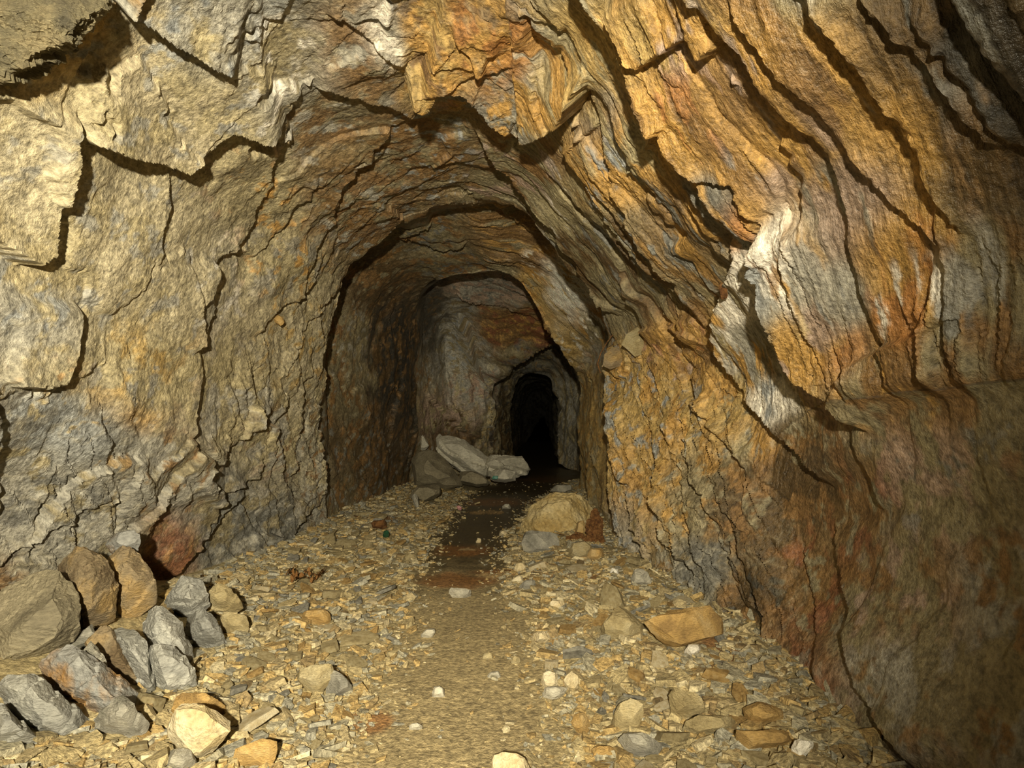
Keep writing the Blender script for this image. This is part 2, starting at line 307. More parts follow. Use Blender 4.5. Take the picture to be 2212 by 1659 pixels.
# px, py, rx, ry, main, second, accent, weight, zone
BLOBS = [
    (60, 60, 150, 120, TAN, YEL, DGREY, 1, 0), (60, 380, 130, 200, DUST, TAN, GREY, 1.2, 0), (330, 230, 230, 130, TAN, DUST, GREY, 1, 0),
    (480, 60, 170, 130, GREY, TAN, BLUEG, 1, 0), (640, 180, 120, 160, GREY, OLIVE, WHITE, .8, 0), (590, 60, 60, 100, BLUEG, TAN, WHITE, .7, 0),
    (300, 560, 220, 180, DUST, TAN, GREY, 1.2, 0), (450, 600, 90, 120, DUST, GREY, WHITE, 1.0, 0), (60, 700, 130, 120, GREY, TAN, BLUEG, .9, 0),
    (110, 800, 110, 90, TAN, OLIVE, OCHRE, .7, 0), (300, 800, 170, 120, TAN, YEL, GREY, .9, 0), (560, 420, 130, 120, TAN, OLIVE, OCHRE, .9, 0),
    (600, 560, 100, 110, TAN, GREY, OCHRE, .8, 0), (640, 750, 90, 160, DUST, TAN, YEL, 1.0, 0), (500, 850, 160, 130, TAN, GREY, OLIVE, .9, 0),
    (120, 930, 170, 100, BLUEG, DGREY, TAN, 1.1, 0), (220, 950, 120, 90, DGREY, BLUEG, OCHRE, .6, 0), (300, 900, 60, 40, OCHRE, TAN, GREY, .7, 0),
    (130, 1080, 180, 130, GREY, DGREY, OLIVE, 1.1, 0), (340, 1020, 140, 120, GREY, OLIVE, BROWN, .9, 0), (350, 1160, 60, 90, RED, BROWN, ORANGE, .9, 0),
    (520, 1120, 130, 120, DGREY, OLIVE, GREY, 1.2, 0), (600, 960, 110, 110, TAN, GREY, BROWN, .8, 0), (680, 950, 50, 200, GREY, TAN, BROWN, .8, 0),
    (760, 130, 90, 110, BROWN, GREY, OLIVE, .9, 0), (825, 80, 55, 60, WHITE, GREY, BLUEG, 1.1, 0), (720, 290, 120, 90, OLIVE, BROWN, GREY, 1, 0),
    (760, 420, 130, 110, BROWN, OLIVE, GREY, 1.1, 0), (900, 320, 130, 90, BROWN, OLIVE, BLUEG, 1.1, 0), (930, 120, 70, 110, YEL, OCHRE, BROWN, 1.1, 0),
    (1040, 60, 80, 90, OCHRE, ORANGE, BROWN, 1.1, 0), (1000, 190, 110, 60, DGREY, OCHRE, ORANGE, 1.0, 0), (1130, 200, 80, 70, GREY, OCHRE, YEL, 1.0, 0),
    (1090, 120, 60, 60, ORANGE, OCHRE, GREY, .8, 0), (1290, 120, 110, 130, YEL, OCHRE, TAN, 1.1, 0), (1480, 50, 120, 80, OCHRE, YEL, MAUVE, 1.2, 0),
    (1350, 330, 110, 130, OCHRE, TAN, BLUEG, 1.0, 0), (1310, 230, 60, 90, BLUEG, TAN, OCHRE, .7, 0), (1500, 220, 110, 110, OCHRE, BROWN, ORANGE, 1.1, 0),
    (1120, 390, 100, 100, OLIVE, BROWN, MAUVE, 1.4, 0), (1220, 430, 60, 60, TAN, OLIVE, WHITE, .8, 0), (1350, 530, 150, 120, OLIVE, DBROWN, DGREY, 1.8, 0),
    (1460, 480, 100, 110, BROWN, OCHRE, DGREY, 1.0, 0), (1560, 400, 70, 100, DGREY, OCHRE, BROWN, .9, 0), (1650, 180, 110, 150, BROWN, OCHRE, MAUVE, 1.0, 0),
    (1640, 300, 60, 80, OCHRE, BROWN, BLUEG, .8, 0), (1730, 300, 90, 110, OCHRE, MAUVE, BROWN, 1.0, 0), (1830, 140, 90, 130, OCHRE, BROWN, WHITE, .8, 0),
    (1790, 150, 16, 60, WHITE, BROWN, TAN, .9, 0), (1970, 260, 110, 150, OCHRE, BROWN, DBROWN, 1.0, 0), (2080, 100, 180, 170, DBROWN, BLACK, DGREY, 2.0, 0),  # last blob: flash falloff in the upper right corner painted as darker rock
    (2170, 260, 110, 180, DBROWN, BLACK, BROWN, 1.8, 0), (1640, 470, 50, 90, ORANGE, OCHRE, BLUEG, .8, 0), (1690, 560, 50, 110, BLUEG, WHITE, MAUVE, 1.1, 0),  # first blob: the same corner falloff, painted dark
    (1770, 540, 60, 90, GREY, WHITE, OCHRE, .9, 0), (1850, 450, 110, 110, MAUVE, OCHRE, GREY, 1.0, 0), (1960, 500, 100, 90, OCHRE, ORANGE, BROWN, 1.0, 0),
    (1990, 640, 70, 80, OCHRE, ORANGE, WHITE, 1.2, 0), (1850, 620, 60, 90, GREY, MAUVE, BLUEG, .9, 0), (1790, 760, 60, 120, OCHRE, MAUVE, YEL, 1.0, 0),
    (1870, 780, 60, 90, ORANGE, OCHRE, MAUVE, .8, 0), (1630, 590, 40, 70, WHITE, TAN, GREY, .8, 0), (1600, 700, 26, 90, WHITE, OCHRE, TAN, 1.3, 0),
    (1650, 760, 60, 90, GREY, OLIVE, OCHRE, .9, 0), (1680, 870, 30, 50, WHITE, BLUEG, WHITE, 1.7, 0), (1580, 860, 60, 90, OCHRE, YEL, OLIVE, 1.0, 0),
    (1640, 940, 40, 50, TAN, OCHRE, GREY, .7, 0), (1480, 760, 90, 80, OCHRE, BROWN, ORANGE, .9, 0), (1420, 880, 110, 120, YEL, OCHRE, BLUEG, 1.1, 0),
    (1400, 1050, 110, 120, OCHRE, YEL, GREY, 1.1, 0), (1290, 950, 50, 140, TAN, YEL, GREY, 1.0, 0), (1370, 1130, 60, 90, GREY, TAN, BLUEG, 1.1, 0),
    (1500, 1080, 80, 120, OLIVE, OCHRE, TAN, 1.0, 0), (1540, 1220, 60, 70, DGREY, OLIVE, GREY, 1.0, 0), (1620, 1130, 60, 100, DBROWN, BROWN, OLIVE, 1.1, 0),
    (1720, 1030, 80, 100, DBROWN, BROWN, OLIVE, 1.3, 0), (1850, 1100, 90, 100, BROWN, RED, OLIVE, 1.0, 0), (1640, 1300, 60, 80, DBROWN, BROWN, BLACK, 1.1, 0),
    (1690, 1450, 60, 110, RED, BROWN, MAUVE, 1.1, 0), (1760, 1560, 50, 110, MAUVE, RED, BROWN, 1.0, 0), (1720, 1280, 50, 120, BROWN, RED, OLIVE, 1.0, 0),
    (1950, 850, 140, 110, OLIVE, BROWN, OCHRE, 1.1, 0), (2120, 800, 110, 160, OLIVE, BROWN, DGREY, 1.1, 0), (2000, 1050, 140, 130, OLIVE, MAUVE, DGREY, 1.1, 0),
    (1950, 1250, 120, 130, OLIVE, BROWN, MAUVE, 1.1, 0), (2120, 1250, 110, 130, OLIVE, GREY, BROWN, 1.1, 0), (1960, 1480, 120, 130, OLIVE, GREY, BROWN, 1.1, 0),
    (2140, 1500, 100, 140, OLIVE, BLUEG, BROWN, 1.1, 0), (2150, 560, 70, 90, OLIVE, BROWN, GREY, 1.0, 0), (1880, 1640, 60, 60, DBROWN, BLACK, BROWN, 1.0, 0),
    # beyond the first brow
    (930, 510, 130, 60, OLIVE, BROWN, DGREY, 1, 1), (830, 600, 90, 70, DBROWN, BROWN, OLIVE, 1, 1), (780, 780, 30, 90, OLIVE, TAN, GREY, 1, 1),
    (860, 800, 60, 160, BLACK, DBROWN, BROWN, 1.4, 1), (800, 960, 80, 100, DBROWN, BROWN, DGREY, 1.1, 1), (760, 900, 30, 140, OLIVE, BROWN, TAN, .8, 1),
    (1080, 500, 90, 60, BROWN, OLIVE, OCHRE, 1.1, 1), (1170, 570, 60, 60, BROWN, OCHRE, WHITE, 1.0, 1), (1225, 615, 50, 80, WHITE, WHITE, YEL, 2.6, 1), (1150, 630, 34, 50, YEL, OCHRE, TAN, 1.6, 1), (1220, 735, 40, 45, YEL, TAN, WHITE, 1.6, 1),  # WHITE blob: pale slab whitened further to offset its grazing light
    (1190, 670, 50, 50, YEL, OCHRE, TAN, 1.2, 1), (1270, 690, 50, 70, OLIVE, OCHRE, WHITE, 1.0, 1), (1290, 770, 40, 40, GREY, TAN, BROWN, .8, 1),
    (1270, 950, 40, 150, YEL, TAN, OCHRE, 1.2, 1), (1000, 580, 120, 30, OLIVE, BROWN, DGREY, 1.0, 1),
    (980, 740, 60, 80, GREY, OLIVE, BLUEG, 1.2, 2), (932, 690, 30, 80, BLACK, BLACK, DBROWN, 1.8, 2), (1010, 840, 60, 50, GREY, MAUVE, TAN, 1.2, 2),  # BLACK blob: shade of the hole by the brow painted as colour
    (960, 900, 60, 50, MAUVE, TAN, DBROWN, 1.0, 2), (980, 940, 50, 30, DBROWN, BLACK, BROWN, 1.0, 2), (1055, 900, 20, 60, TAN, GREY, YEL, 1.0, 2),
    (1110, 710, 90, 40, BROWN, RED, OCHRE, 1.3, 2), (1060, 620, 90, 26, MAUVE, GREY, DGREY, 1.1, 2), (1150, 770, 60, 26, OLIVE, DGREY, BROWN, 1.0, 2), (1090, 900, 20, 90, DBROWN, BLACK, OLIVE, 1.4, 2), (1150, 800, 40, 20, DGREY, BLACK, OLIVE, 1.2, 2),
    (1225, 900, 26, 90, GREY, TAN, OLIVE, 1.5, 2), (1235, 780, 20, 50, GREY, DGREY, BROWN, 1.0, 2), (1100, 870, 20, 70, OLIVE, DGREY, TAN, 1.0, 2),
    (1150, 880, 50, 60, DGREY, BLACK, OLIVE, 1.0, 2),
]

def colour_field(P, px, py, zone, mott, mott2):
    n = len(px)
    den = np.full(n, 0.02); c1 = np.tile(np.array(OLIVE) * .02, (n, 1)); c2 = np.tile(np.array(BROWN) * .02, (n, 1)); c3 = np.tile(np.array(GREY) * .02, (n, 1))
    for (bx, by, rx, ry, a, b, c, w, z) in BLOBS:
        m = np.where((zone == z) & (np.abs(px - bx) < 2.6 * rx) & (np.abs(py - by) < 2.6 * ry))[0]
        if len(m) == 0: continue
        r2 = ((px[m] - bx) / rx) ** 2 + ((py[m] - by) / ry) ** 2
        k = w * np.exp(-r2 * 1.3); k = k * k
        den[m] += k
        c1[m] += k[:, None] * np.array(a); c2[m] += k[:, None] * np.array(b); c3[m] += k[:, None] * np.array(c)
    c1 /= den[:, None]; c2 /= den[:, None]; c3 /= den[:, None]
    t2 = sstep(-.02, .16, mott)[:, None]; t3 = sstep(.10, .26, mott2)[:, None]
    c = c1 * (1 - t2) + c2 * t2
    return c * (1 - t3) + c3 * t3

lam = np.stack([S * 5.5, L * 1.6, PB[:, 2] * 1.5], 1)
lam2 = np.stack([S * 14, L * 3.5, PB[:, 1] * 2], 1)
iso = PB * 5
mott = np.where(~iso_look, fbm(lam, 4, .6), fbm(iso, 5, .62))
mott2 = np.where(~iso_look, fbm(lam2 + 40, 4, .6), fbm(PB * 9 + 70, 4, .62))
cw = 38 * fbm(PB * 4 + 21, 3); cw2 = 38 * fbm(PB * 4 + 51, 3)
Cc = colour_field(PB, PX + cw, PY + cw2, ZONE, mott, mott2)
fine = np.where(~iso_look, fbm(np.stack([S * 60, L * 9, PB[:, 2] * 6], 1), 3), fbm(PB * 42, 3))
Cc *= (1 + (0.42 - .24 * smooth_lr) * fine)[:, None]
# pale dusty veins on the left, rust film along the joints on the right
vein = np.exp(-(np.abs(fbm(PB * 6 + 90, 3)) / 0.035)) * np.clip(1 - right + lumpy, 0, 1) * (ZONE == 0)
Cc = Cc * (1 - .35 * vein[:, None]) + np.array(DUST) * .35 * vein[:, None]
Cc *= np.where(ZONE == 0, 1.0, np.where(ZONE == 1, 1.2, 1.75))[:, None]  # zones beyond the brow lightened to make up for flash falloff
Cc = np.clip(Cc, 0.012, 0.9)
WET = np.clip(0.5 + 1.2 * fbm(PB * 3 + 33, 3) + 0.25 * right + .25 * (ZONE > 0), 0, 1)

# ------------------------------------------------------------------ materials
def new_mat(name):
    m = bpy.data.materials.new(name); m.use_nodes = True
    nt = m.node_tree; nt.nodes.clear()
    out = nt.nodes.new('ShaderNodeOutputMaterial'); b = nt.nodes.new('ShaderNodeBsdfPrincipled')
    nt.links.new(b.outputs[0], out.inputs[0])
    return m, nt, b

def nd(nt, t, **kw):
    n = nt.nodes.new(t)
    for k, v in kw.items():
        if k.startswith('i_'): n.inputs[k[2:].replace('_', ' ')].default_value = v
        else: setattr(n, k, v)
    return n

def shell_material():
    m, nt, b = new_mat('stained_slate')
    L_ = nt.links.new
    at = nd(nt, 'ShaderNodeAttribute', attribute_name='Col')
    wt = nd(nt, 'ShaderNodeAttribute', attribute_name='Wet')
    uv = nd(nt, 'ShaderNodeAttribute', attribute_name='Bed')
    n1 = nd(nt, 'ShaderNodeTexNoise', i_Scale=1.0, i_Detail=5.0, i_Roughness=.65)
    L_(uv.outputs['Vector'], n1.inputs['Vector'])
    geo = nd(nt, 'ShaderNodeNewGeometry')
    n2 = nd(nt, 'ShaderNodeTexNoise', i_Scale=70.0, i_Detail=4.0, i_Roughness=.7)
    L_(geo.outputs['Position'], n2.inputs['Vector'])
    add = nd(nt, 'ShaderNodeMath', operation='ADD'); L_(n1.outputs['Fac'], add.inputs[0]); L_(n2.outputs['Fac'], add.inputs[1])
    mr = nd(nt, 'ShaderNodeMapRange'); mr.inputs[1].default_value = .78; mr.inputs[2].default_value = 1.22; mr.inputs[3].default_value = .48; mr.inputs[4].default_value = 1.46
    L_(add.outputs[0], mr.inputs[0])
    mx = nd(nt, 'ShaderNodeVectorMath', operation='SCALE'); L_(at.outputs['Color'], mx.inputs[0]); L_(mr.outputs[0], mx.inputs['Scale'])
    L_(mx.outputs[0], b.inputs['Base Color'])
    bp = nd(nt, 'ShaderNodeBump', i_Strength=.7, i_Distance=.014)
    L_(add.outputs[0], bp.inputs['Height']); L_(bp.outputs[0], b.inputs['Normal'])
    rr = nd(nt, 'ShaderNodeMapRange'); rr.inputs[3].default_value = .85; rr.inputs[4].default_value = .28
    L_(wt.outputs['Fac'], rr.inputs[0]); L_(rr.outputs[0], b.inputs['Roughness'])
    b.inputs['Specular IOR Level'].default_value = .5
    return m

def rock_mat(name, c1, c2, c3, scale=6.0, bands=0.0, vary=.25, rough=.8, bump=.75):
    m, nt, b = new_mat(name); L_ = nt.links.new
    tc = nd(nt, 'ShaderNodeTexCoord'); oi = nd(nt, 'ShaderNodeObjectInfo')
    off = nd(nt, 'ShaderNodeVectorMath', operation='MULTIPLY_ADD')
    L_(oi.outputs['Random'], off.inputs[1]); off.inputs[0].default_value = (31, 17, 23); L_(tc.outputs['Object'], off.inputs[2])
    n1 = nd(nt, 'ShaderNodeTexNoise', i_Scale=scale, i_Detail=5.0, i_Roughness=.62); L_(off.outputs[0], n1.inputs['Vector'])
    n2 = nd(nt, 'ShaderNodeTexNoise', i_Scale=scale * 9, i_Detail=4.0, i_Roughness=.65)
    mp = nd(nt, 'ShaderNodeVectorMath', operation='MULTIPLY'); mp.inputs[1].default_value = (1, 1, 1 + 5 * bands) if bands else (1, 1, 1)
    L_(off.outputs[0], mp.inputs[0]); L_(mp.outputs[0], n2.inputs['Vector'])
    cr = nd(nt, 'ShaderNodeValToRGB'); e = cr.color_ramp.elements
    e[0].position = .36; e[0].color = (*c1, 1); e[1].position = .66; e[1].color = (*c3, 1)
    k = e.new(.5); k.color = (*c2, 1)
    L_(n1.outputs['Fac'], cr.inputs[0])
    ml = nd(nt, 'ShaderNodeMath', operation='MULTIPLY_ADD'); L_(oi.outputs['Random'], ml.inputs[0]); ml.inputs[1].default_value = vary; ml.inputs[2].default_value = 1 - vary / 2
    mr = nd(nt, 'ShaderNodeMapRange'); mr.inputs[1].default_value = .3; mr.inputs[2].default_value = .7; mr.inputs[3].default_value = .72; mr.inputs[4].default_value = 1.22
    L_(n2.outputs['Fac'], mr.inputs[0])
    m2 = nd(nt, 'ShaderNodeMath', operation='MULTIPLY'); L_(ml.outputs[0], m2.inputs[0]); L_(mr.outputs[0], m2.inputs[1])
    sc = nd(nt, 'ShaderNodeVectorMath', operation='SCALE'); L_(cr.outputs[0], sc.inputs[0]); L_(m2.outputs[0], sc.inputs['Scale'])
    L_(sc.outputs[0], b.inputs['Base Color'])
    bp = nd(nt, 'ShaderNodeBump', i_Strength=bump, i_Distance=.014); L_(n2.outputs['Fac'], bp.inputs['Height']); L_(bp.outputs[0], b.inputs['Normal'])
    b.inputs['Roughness'].default_value = rough; b.inputs['Specular IOR Level'].default_value = .3
    return m

def flat_mat(name, col, rough=.6, metal=0.0):
    m, nt, b = new_mat(name); L_ = nt.links.new
    n1 = nd(nt, 'ShaderNodeTexNoise', i_Scale=60.0, i_Detail=4.0)
    tc = nd(nt, 'ShaderNodeTexCoord'); L_(tc.outputs['Object'], n1.inputs['Vector'])
    mr = nd(nt, 'ShaderNodeMapRange'); mr.inputs[3].default_value = .55; mr.inputs[4].default_value = 1.4; L_(n1.outputs['Fac'], mr.inputs[0])
    sc = nd(nt, 'ShaderNodeVectorMath', operation='SCALE'); sc.inputs[0].default_value = col; L_(mr.outputs[0], sc.inputs['Scale'])
    L_(sc.outputs[0], b.inputs['Base Color']); b.inputs['Roughness'].default_value = rough; b.inputs['Metallic'].default_value = metal
    return m

SHELL = shell_material()

def mesh_from_grid(name, V, attrs, mat, smooth=True, sharp=0.55):
    r, c = V.shape[:2]
    me = bpy.data.meshes.new(name)
    idx = np.arange(r * c).reshape(r, c)
    q = np.stack([idx[:-1, :-1], idx[1:, :-1], idx[1:, 1:], idx[:-1, 1:]], -1).reshape(-1, 4)
    nf = len(q)
    me.vertices.add(r * c); me.vertices.foreach_set('co', V.reshape(-1).astype(np.float32))
    me.loops.add(nf * 4); me.loops.foreach_set('vertex_index', q.reshape(-1).astype(np.int32))
    me.polygons.add(nf); me.polygons.foreach_set('loop_start', (np.arange(nf) * 4).astype(np.int32))
    me.polygons.foreach_set('use_smooth', np.full(nf, smooth))
    for nm, (typ, data) in attrs.items():
        a = me.attributes.new(nm, typ, 'POINT')
        a.data.foreach_set({'FLOAT_COLOR': 'color', 'FLOAT_VECTOR': 'vector', 'FLOAT': 'value'}[typ], data.reshape(-1).astype(np.float32))
    me.update(); me.validate()
    if smooth: me.set_sharp_from_angle(angle=sharp)
    me.materials.append(mat)
    o = bpy.data.objects.new(name, me); COL.objects.link(o)
    return o

def tag(o, label=None, cat=None, group=None, kind=None):
    if label: o['label'] = label
    if cat: o['category'] = cat
    if group: o['group'] = group
    if kind: o['kind'] = kind
    return o

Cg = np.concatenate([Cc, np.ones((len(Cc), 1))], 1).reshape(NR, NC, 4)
bed = np.where((~iso_look)[:, None], np.stack([S * 75, L * 9, PB[:, 2] * 6], 1), PB * 26).reshape(NR, NC, 3)
Wg = WET.reshape(NR, NC)
for nm, c0, c1, lab in (('wall_left', 0, 5 * SUBC, 'left rock wall of the mine tunnel, tan and grey slate with flaking ledges'),
                        ('ceiling', 5 * SUBC, 10 * SUBC, 'rough slate roof of the tunnel with hanging ledges'),
                        ('wall_right', 10 * SUBC, NC - 1, 'right rock wall of the tunnel, rust-stained slabs dipping to the right')):
    sl = slice(c0, c1 + 1)
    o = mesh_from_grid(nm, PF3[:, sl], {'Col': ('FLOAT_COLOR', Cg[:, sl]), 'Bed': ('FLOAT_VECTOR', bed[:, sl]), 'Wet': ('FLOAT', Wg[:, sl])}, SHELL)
    tag(o, lab, 'rock wall' if 'wall' in nm else 'rock ceiling', kind='structure')

# ------------------------------------------------------------------ floor
PATH_Y = np.array([-2, 1.8, 2.8, 4.0, 5.6, 8.0, 9.5, 12, 17, 34.0])
PATH_X = np.array([-.1, -.15, -.2, -.33, -.34, -.15, .2, .5, .72, 1.4])
PATH_W = np.array([.36, .34, .30, .27, .28, .45, .55, .6, .6, .6])

def path_dist(x, y):
    return np.abs(x - np.interp(y, PATH_Y, PATH_X)) - np.interp(y, PATH_Y, PATH_W)

def floor_z(x, y):
    x = np.asarray(x, float); y = np.asarray(y, float)
    sh = x.shape; P = np.stack([x.ravel(), y.ravel(), np.zeros(x.size)], 1)
    p = path_dist(x, y).ravel()
    bank = sstep(-.08, .75, p)
    z = -.03 + .12 * sstep(-1.25, -1.75, x.ravel()) * (1 - sstep(3.0, 3.8, y.ravel())) + .10 * bank + .012 * fbm(P * 2.0 + 4, 3) + (.012 * bank + .003) * fbm(P * 9, 3)
    z = z + np.where(y.ravel() > 8.5, -.03 * sstep(8.5, 12, y.ravel()), 0)
    return z.reshape(sh)

gy = [-1.6]
while gy[-1] < 34:
    d = max(gy[-1], 1.3)
    gy.append(gy[-1] + (0.3 if gy[-1] < 0.9 else max(.006, d * d / F * 2.2)))
gy = np.array(gy); gx = np.linspace(-2.7, 1.9, 660)
FX, FY = np.meshgrid(gx, gy)
FZ = floor_z(FX, FY)
FP = np.stack([FX.ravel(), FY.ravel(), FZ.ravel()], 1)
fx, fy = proj(FP)
pd = path_dist(FP[:, 0], FP[:, 1]) + .16 * fbm(FP * 3.0, 3)
bank = sstep(-.1, .12, pd)
grit = fbm(FP * 30, 4, .65); g2 = fbm(FP * 6 + 9, 4)
SAND = np.array((.40, .315, .16)); RUB = np.array((.44, .355, .18)); WETB = np.array((.085, .06, .025)); RUST = np.array((.30, .125, .03))
fc = SAND * (1 - bank[:, None]) + RUB * bank[:, None]
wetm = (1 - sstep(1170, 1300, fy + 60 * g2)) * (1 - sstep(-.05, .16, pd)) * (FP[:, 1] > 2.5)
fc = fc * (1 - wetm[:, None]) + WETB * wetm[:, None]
rs = np.zeros(len(FP))
for (x, y, rx, ry) in ((985, 1255, 110, 18), (1130, 1240, 140, 14), (1000, 1190, 70, 14), (1060, 1085, 90, 10), (800, 1120, 70, 14), (1250, 1245, 60, 16), (800, 1560, 60, 30), (1180, 1035, 60, 8), (1560, 1400, 60, 60), (1590, 1240, 80, 60)):
    rs = np.maximum(rs, np.exp(-((fx - x) / rx) ** 2 - ((fy - y) / ry) ** 2))
rs = sstep(.25, .75, rs + .5 * g2)
fc = fc * (1 - .75 * rs[:, None]) + RUST * .75 * rs[:, None]
for (x, y, rx, ry) in ((1050, 1107, 52, 5), (1070, 1243, 55, 8), (1010, 1187, 26, 3), (1180, 1240, 60, 6)):
    k = sstep(.5, .62, np.exp(-((fx - x) / rx) ** 2 - ((fy - y - 3 * g2) / ry) ** 2) + .35 * grit)
    fc = fc * (1 - k[:, None]) + np.array((.50, .34, .15)) * k[:, None]
    wetm = wetm * (1 - k)
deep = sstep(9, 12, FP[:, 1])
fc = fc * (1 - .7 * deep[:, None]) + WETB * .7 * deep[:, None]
fc *= (1 + .55 * grit + .25 * g2)[:, None]
fc = np.clip(fc, .01, .8)
FP[:, 2] += .004 * grit * (1 - .6 * wetm)
rows, cl = FX.shape
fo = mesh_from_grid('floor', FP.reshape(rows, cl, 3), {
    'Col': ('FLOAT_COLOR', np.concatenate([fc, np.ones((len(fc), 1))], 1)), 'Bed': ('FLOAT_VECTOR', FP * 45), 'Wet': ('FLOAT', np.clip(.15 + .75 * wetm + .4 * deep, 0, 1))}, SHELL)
tag(fo, 'tunnel floor, trodden sandy path between rubble banks', 'floor', kind='structure')

# ------------------------------------------------------------------ loose rock
M = {
    'cream': rock_mat('cream_rock', (.50, .39, .20), (.62, .52, .32), (.70, .62, .42), 7),
    'ochre': rock_mat('ochre_slate', (.30, .19, .07), (.50, .32, .11), (.56, .40, .18), 9, .6),
    'tan': rock_mat('tan_slate', (.32, .25, .12), (.46, .37, .19), (.54, .46, .27), 9, .6),
    'grey': rock_mat('grey_slate', (.20, .19, .15), (.34, .32, .26), (.46, .43, .33), 9, .6),
    'blue': rock_mat('blue_grey_slate', (.20, .195, .165), (.31, .305, .27), (.43, .42, .36), 5, .4),
    'rusty': rock_mat('rust_stained_slate', (.15, .105, .055), (.28, .215, .125), (.40, .27, .11), 6, .3),
    'dust': rock_mat('dusty_boulder', (.18, .155, .10), (.29, .25, .16), (.40, .345, .225), 4, .3),
    'mixed': rock_mat('patchy_grey_and_rust_slate', (.33, .19, .07), (.28, .275, .25), (.36, .355, .32), 4, .3),
    'pale': rock_mat('pale_grey_rock', (.30, .28, .22), (.44, .41, .32), (.56, .52, .40), 5, .2),
    'white': rock_mat('white_stone', (.55, .50, .40), (.68, .63, .52), (.78, .74, .62), 9),
    'clay': rock_mat('yellow_clay', (.36, .25, .09), (.48, .37, .17), (.54, .44, .24), 5),
}

M['bright'] = rock_mat('lightened_pale_rock', (.46, .43, .33), (.60, .56, .44), (.70, .66, .52), 3, .3)  # pale rock, colour lightened to offset the light lost with distance

def hull_bm(pts):
    bm = bmesh.new()
    vs = [bm.verts.new(p) for p in pts]
    r = bmesh.ops.convex_hull(bm, input=vs)
    dead = [g for g in r['geom_interior'] + r['geom_unused'] if isinstance(g, bmesh.types.BMVert)]
    bmesh.ops.delete(bm, geom=list(set(dead)), context='VERTS')
    loose = [v for v in bm.verts if not v.link_faces]
    if loose: bmesh.ops.delete(bm, geom=loose, context='VERTS')
    bmesh.ops.recalc_face_normals(bm, faces=bm.faces)
    return bm

def roughen(bm, cell, amp_, freq, seed, cuts_max=5, bevel=0.0, chipn=0, strata=None):
    """cut the facets down to CELL metres and push the surface about"""
    if bevel:
        bmesh.ops.bevel(bm, geom=bm.edges[:], offset=bevel, segments=1, affect='EDGES', clamp_overlap=True)
        bmesh.ops.triangulate(bm, faces=bm.faces[:])
    rr = random.Random(seed * 13 + 5)
    P0 = np.array([v.co[:] for v in bm.verts]); c0 = P0.mean(0); ext = P0.max(0) - P0.min(0)
    for k in range(chipn):
        n = Vector((rr.gauss(0, 1), rr.gauss(-.5, 1), rr.gauss(.25, .8))).normalized()
        Pn = np.array([v.co[:] for v in bm.verts]) @ np.array(n); top = Pn.max(); span = top - Pn.min()
        p = n * float(top - span * rr.uniform(.02, .10))
        bmesh.ops.bisect_plane(bm, geom=bm.verts[:] + bm.edges[:] + bm.faces[:], plane_co=p, plane_no=n, clear_outer=True)
        ed = [e for e in bm.edges if e.is_boundary]
        if ed: bmesh.ops.contextual_create(bm, geom=ed)
    bmesh.ops.triangulate(bm, faces=bm.faces[:])
    for k in range(cuts_max):
        es = [e for e in bm.edges if e.calc_length() > cell]
        if not es: break
        bmesh.ops.subdivide_edges(bm, edges=es, cuts=1, use_grid_fill=False)
        bmesh.ops.triangulate(bm, faces=bm.faces[:])
    bm.normal_update()
    P = np.array([v.co[:] for v in bm.verts]); N = np.array([v.normal[:] for v in bm.verts])
    s = np.array((seed * 3.7, seed * 1.3, seed * 2.1))
    h = amp_ * (fbm(P * freq + s, 3) * 1.2 + .5 * fbm(P * freq * 5 + s, 3, .6, True) - .3)
    if strata:
        nv, sp_, sa = strata; nv = np.array(nv) / np.linalg.norm(nv)
        ph = P @ nv / sp_ + 1.3 * fbm(P * freq * .6 + s + 7, 2)
        h = h + sa * ((ph % 1.0) - .5) * (.4 + .6 * hash2(np.floor(ph).astype(int), np.zeros(len(P), int) + seed))
    Q = P + N * h[:, None]
    for v, q in zip(bm.verts, Q): v.co = q

def finish(bm, name, mat, loc=None, sharp=.30):
    me = bpy.data.meshes.new(name)
    bm.to_mesh(me); bm.free()
    me.polygons.foreach_set('use_smooth', np.full(len(me.polygons), True)); me.set_sharp_from_angle(angle=sharp)
    me.materials.append(mat)
    o = bpy.data.objects.new(name, me); COL.objects.link(o)
    if loc is not None: o.location = loc
    return o

